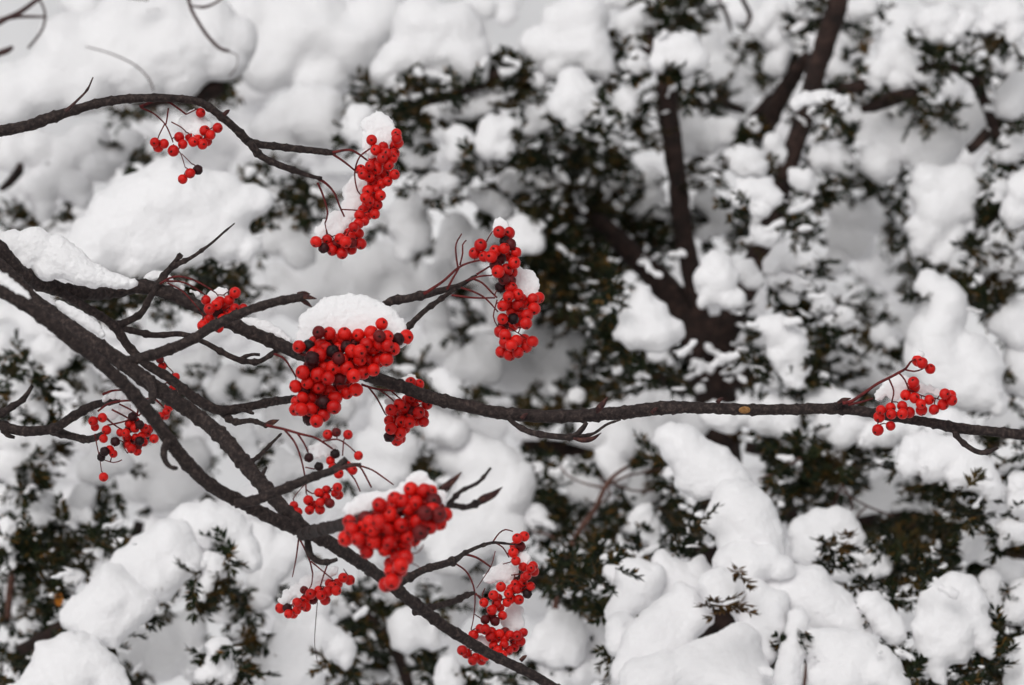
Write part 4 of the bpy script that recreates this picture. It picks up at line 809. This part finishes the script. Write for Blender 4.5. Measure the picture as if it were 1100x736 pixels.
cluster('loose cluster of red and maroon berries crossed by a dark twig', (200, 420, 4), 5.4, -.13,
 '608,188 645,178,m 695,188 740,278 527,287,k 570,325,k 640,270,k 620,300 655,355 715,340 690,320 630,330 650,415 603,425 570,437 640,440 525,470 575,480 617,483,m 530,512 550,490 480,520 463,492 575,510 600,460 655,447',
 '286,457,1.6 305,461,1.5 322,466,1.4 338,470,1.3 347,475,1.2 357,482,1; 306,462,1.3 317,476,1.1 324,495,1 328,515,.9 329,530,.8; 320,466,1.2 327,477,1 331,486,.9; 347,474,1 362,472,.9 373,478,.8 384,488,.7; 369,474,.8 368,490,.7; 328,502,.8 338,504,.7; 375,500,1.1 386,501,1.1 394,514,1 399,524,.9; 386,500,1.1 400,505,1 412,513,.9 423,521,.7; 372,504,1 381,515,.9 387,528,.7; 329,526,.8 335,530,.7 345,530,.7; 315,536,.6 318,531,.5 328,520,.5')
cap('small scrap of snow held between the maroon berries', '343,481,6 350,484,6 340,487,5 358,481,5 335,481,4', -.122)
cluster('straggling cluster with scattered black berries and one hanging alone', (0, 360, 4), 5.2, .0,
 '400,370 408,395 440,355 458,408 445,445 495,458,k 450,500,k 435,525,k 487,510 445,610 540,420 545,440 570,350,k 600,385,k 580,400 617,460 600,455,k 640,405 662,445 565,488 590,500 690,350 715,330 725,310 710,345 742,235 755,180 697,135 687,105,m 620,400 555,380',
 '110,424,1.5 120,420,1.3 132,419,1; 105,442,1.2 116,434,1.2 130,431,1.2 150,430,1.1 165,428,1 175,437,.8; 115,457,1 133,453,.9 146,448,.9 152,444,.8; 102,466,.8 104,478,.7 107,492,.6 109,506,.5; 106,492,.5 122,497,.6 131,494,.7; 134,470,.7 133,480,.6 137,487,.5; 100,452,1 110,448,1 125,458,.9; 165,428,1 172,418,.8 182,408,.8 186,400,.7; 165,428,.9 172,434,.8 178,440,.7; 150,430,1.2 148,442,1.1 145,455,.9; 120,440,1.1 132,446,1 142,452,.9; 128,434,1 140,440,.9 150,447,.8; 112,446,.9 122,456,.8 134,463,.7', back=10)
cluster('heavy out of focus cluster nearest the viewer on a snowy stub', (325, 500, 3.12), 8.6, -.35,
 '363,80 408,85 430,88 440,120,m 380,125 428,125 338,120 300,135 257,132 480,165 455,165,m 440,190 385,190 410,160,m 330,200 290,165 275,200 212,178,m 157,188 185,225 235,215 282,220 145,245 185,248 240,255 290,258 262,255,k 215,290 300,270 345,235 370,215 425,205 460,195 395,225,m 315,305 345,310 330,335 325,350 300,390 280,400 310,380 350,240 200,260 165,215 255,190',
 '395,556,2 410,556,1.8 430,548,1.6 445,540,1.4; 405,560,1.4 408,575,1.2 420,590,1 428,600,.9; 400,577,1 405,588,.9 415,596,.8; 445,566,.8 446,590,.7; 405,590,.7 430,593,.7 448,594,.7 455,585,.6; 425,560,1 440,575,.9; 430,600,.8 445,606,.6 452,611,.5; 410,556,1 390,560,1 375,560,.9; 430,600,.7 424,612,.7 416,625,.7', back=28)
cap('long uneven snow cap along the cluster nearest the viewer', '378,547,8 390,541,11 402,537,10 412,538,10 424,533,9 436,526,9 446,518,9 453,514,8 462,524,8 472,540,7 474,532,6 438,548,6 430,543,7 448,528,8', -.33)
cluster('short berry cluster hanging on thin stalks under the heavy limb', (275, 552, 4), 5.7, -.09,
 '403,285 375,275 350,300 315,300 345,330 310,332 297,370 270,330 235,345 207,330,m 175,380 135,405,k 105,405 140,430 175,415 215,400 245,370,m 210,370 160,430 195,395 280,350 330,312',
 '321,578,1 318,600,.8 314,620,.6; 322,579,1.1 332,600,1 336,616,.9; 334,603,.9 346,613,.8 357,622,.7; 352,606,.9 348,617,.8 344,630,.7; 336,616,.8 334,630,.7 325,640,.6; 369,611,.5 373,617,.7')
cap('snow lying along the top of the short hanging cluster', '303,645,4 309,639,6 319,633,7 330,627,8 340,621,7 350,618,6 359,613,5 325,641,6 337,632,6', -.083)
cluster('lowest berry cluster, a long chain beside arched stalks under the lower twig', (325, 500, 3.12), 5.6, -.0,
 '720,245 743,238 730,272,m 706,292 715,320 740,340 765,345 752,370 738,395 765,405 753,430,k 720,415 725,450 690,430 685,460 665,407 640,435 655,445 650,462 608,460 635,485 670,503 645,522,m 612,517,m 595,547 612,550 660,565 630,575 573,568 695,568 740,560 720,570 730,590 710,610 675,600 690,620 640,605 670,635 655,620 610,640 580,645 550,630 535,620 570,655 600,655 772,338 745,375 775,355 700,415',
 '498,595,1.4 512,599,1.3 527,609,1; 529,583,1 536,573,.8 543,569,.8 551,571,.6; 532,583,.9 540,588,.8 547,599,.7; 552,585,.9 556,582,.7; 487,604,1 500,613,1 507,625,.9 510,637,.9 510,652,.7 508,668,.6 506,676,.6; 511,637,.8 519,648,.7 523,658,.6; 509,638,1 514,640,.9 521,645,.7; 532,592,.5 528,607,.5 520,620,.5 512,632,.5; 521,632,.7 518,640,.7 522,648,.6; 549,618,.7 556,617,.6; 510,660,.6 516,664,.6 522,668,.6; 540,606,.6 548,604,.6', back=12)
cap('snow wad in the upper bend of the lowest chain of berries', '534,616,8 545,617,8 551,613,7 525,621,6 540,610,6', .012)
cap('thin snow scrap on the top berries of the lowest chain', '562,595,5 566,600,4 559,599,4', .004)
cap('snow wedge against the lower bend of the lowest chain', '550,660,7 545,668,7 555,669,8 557,658,6 551,652,5 548,676,6', .012)
cap('small snow scrap behind the lower limb at the bottom of the chain', '514,688,5 520,690,5 526,687,5', .006)
cluster('bright berry cluster sitting on the far end of the long limb', (825, 350, 4), 6.2, -.02,
 '643,150 662,160 697,185 625,243 628,265 592,298 630,310 657,336 660,362 693,318 577,345 527,352 485,362 478,392 530,380 578,378 607,372 527,430 472,448 713,360 752,338 760,293 790,320 785,300',
 '905,433,2 915,431,1.9 930,421,1.7 943,412,1.6 955,406,1.5 966,400,1.5 973,396,1.3 978,389,1.1 983,386,.9; 911,435,1.5 925,432,1.2 938,428,.9; 972,397,1.1 982,399,.9 990,397,.8; 966,401,1 972,408,.9 976,418,.9; 955,407,1 960,420,.9 958,432,.9; 944,446,.9 943,455,.8; 976,418,.8 990,425,.8 1005,428,.8')
cap('slanting snow cap on the cluster at the far end of the long limb', '948,421,6 955,415,8 963,410,8 971,412,8 958,422,7 968,420,7 944,424,5 982,419,6 990,417,6 999,418,5 1008,420,4', -.008)
cap('speck of snow on the topmost pair of berries at the limb end', '987,380,4 984,382,3 990,381,3', -.016)
cluster('small tight berry cluster tucked behind the budded branch', (0, 220, 4), 6.0, -.06,
 '1010,378 985,410 945,418 885,410 900,448 935,462,k 960,440 900,490 880,508 975,470 1010,445 1045,445 1000,470 870,520 940,530 955,490 990,440 930,430',
 '172,305,1.4 182,299,1.3 192,297,1.2 206,300,1.1 220,307,1 231,314,.8; 178,302,1.2 196,303,1 210,310,.9 222,318,.7; 180,304,1 195,312,.9 206,323,.8 216,335,.6')
cap('small snow scrap on the tight cluster behind the budded branch', '235,314,5 228,318,6 241,315,5 222,323,4 233,321,5', -.052)

# ---- snow lying on the rowan limbs
def ridge(label, s, d): return snow('snow_ridge', [c[:3] for c in circles(s)], d, px(d)*.85, 8, .0016, .0010, .0011, cell=.8, warp=1.6, lean=.3, thick=1.0, lumps=.12, pw=.85, tags=dict(label=label, cat='snow'))
ridge('thick snow bank lying along the top limb near the fork', '-30,258,18,-.07 -8,262,16,-.07 12,264,17,-.065 36,264,21,-.06 60,274,21,-.05 80,285,17,-.04 100,295,12 109,298,10.5 118,300,9.5 127,302,8.5 136,303,7 144,304,5 92,292,13.5 70,280,19 26,281,13,-.07 50,288,14,-.06 88,298,9,-.04', -.06)
ridge('thin snow strip on the heavy near limb at the frame edge', '-12,292,7 -4,296,7 3,300,7 9,304,6.6 15,308,6.3 21,312,6 26,316,5 31,319,3.5', -.3)
ridge('narrow snow strip along the middle limb below the fork', '62,326,5 66,329,5.5 71,332,6 76,335,6.5 81,338,7 86,342,7 91,345,7 96,348,7 101,352,6.5 106,356,5.5 110,360,4', -.1)
ridge('small snow lump on the limb beside the forked bare twig', '158,298,5 166,296,6.5 174,297,6 182,301,4.5 190,305,4 197,309,3.5', .006)
ridge('wedge of snow on the limb beside the largest round cluster', '262,345,5 268,347,6.5 274,349,7.5 280,351,7.5 286,353,7.5 292,356,7 298,359,6 304,362,5.2 310,366,4', .005)
ridge('snow sliver where the limb leaves the small tight cluster', '206,313,3.5 213,316,4 221,320,3.5', .006)
ridge('snow scrap lying over the straggling cluster stalks', '122,424,5 130,426,5 113,428,5 138,428,4', .012)
ridge('snow pad behind the stalks of the straggling black berry cluster', '128,441,6 120,445,7 136,440,6 112,443,4', .02)
bake_snow()
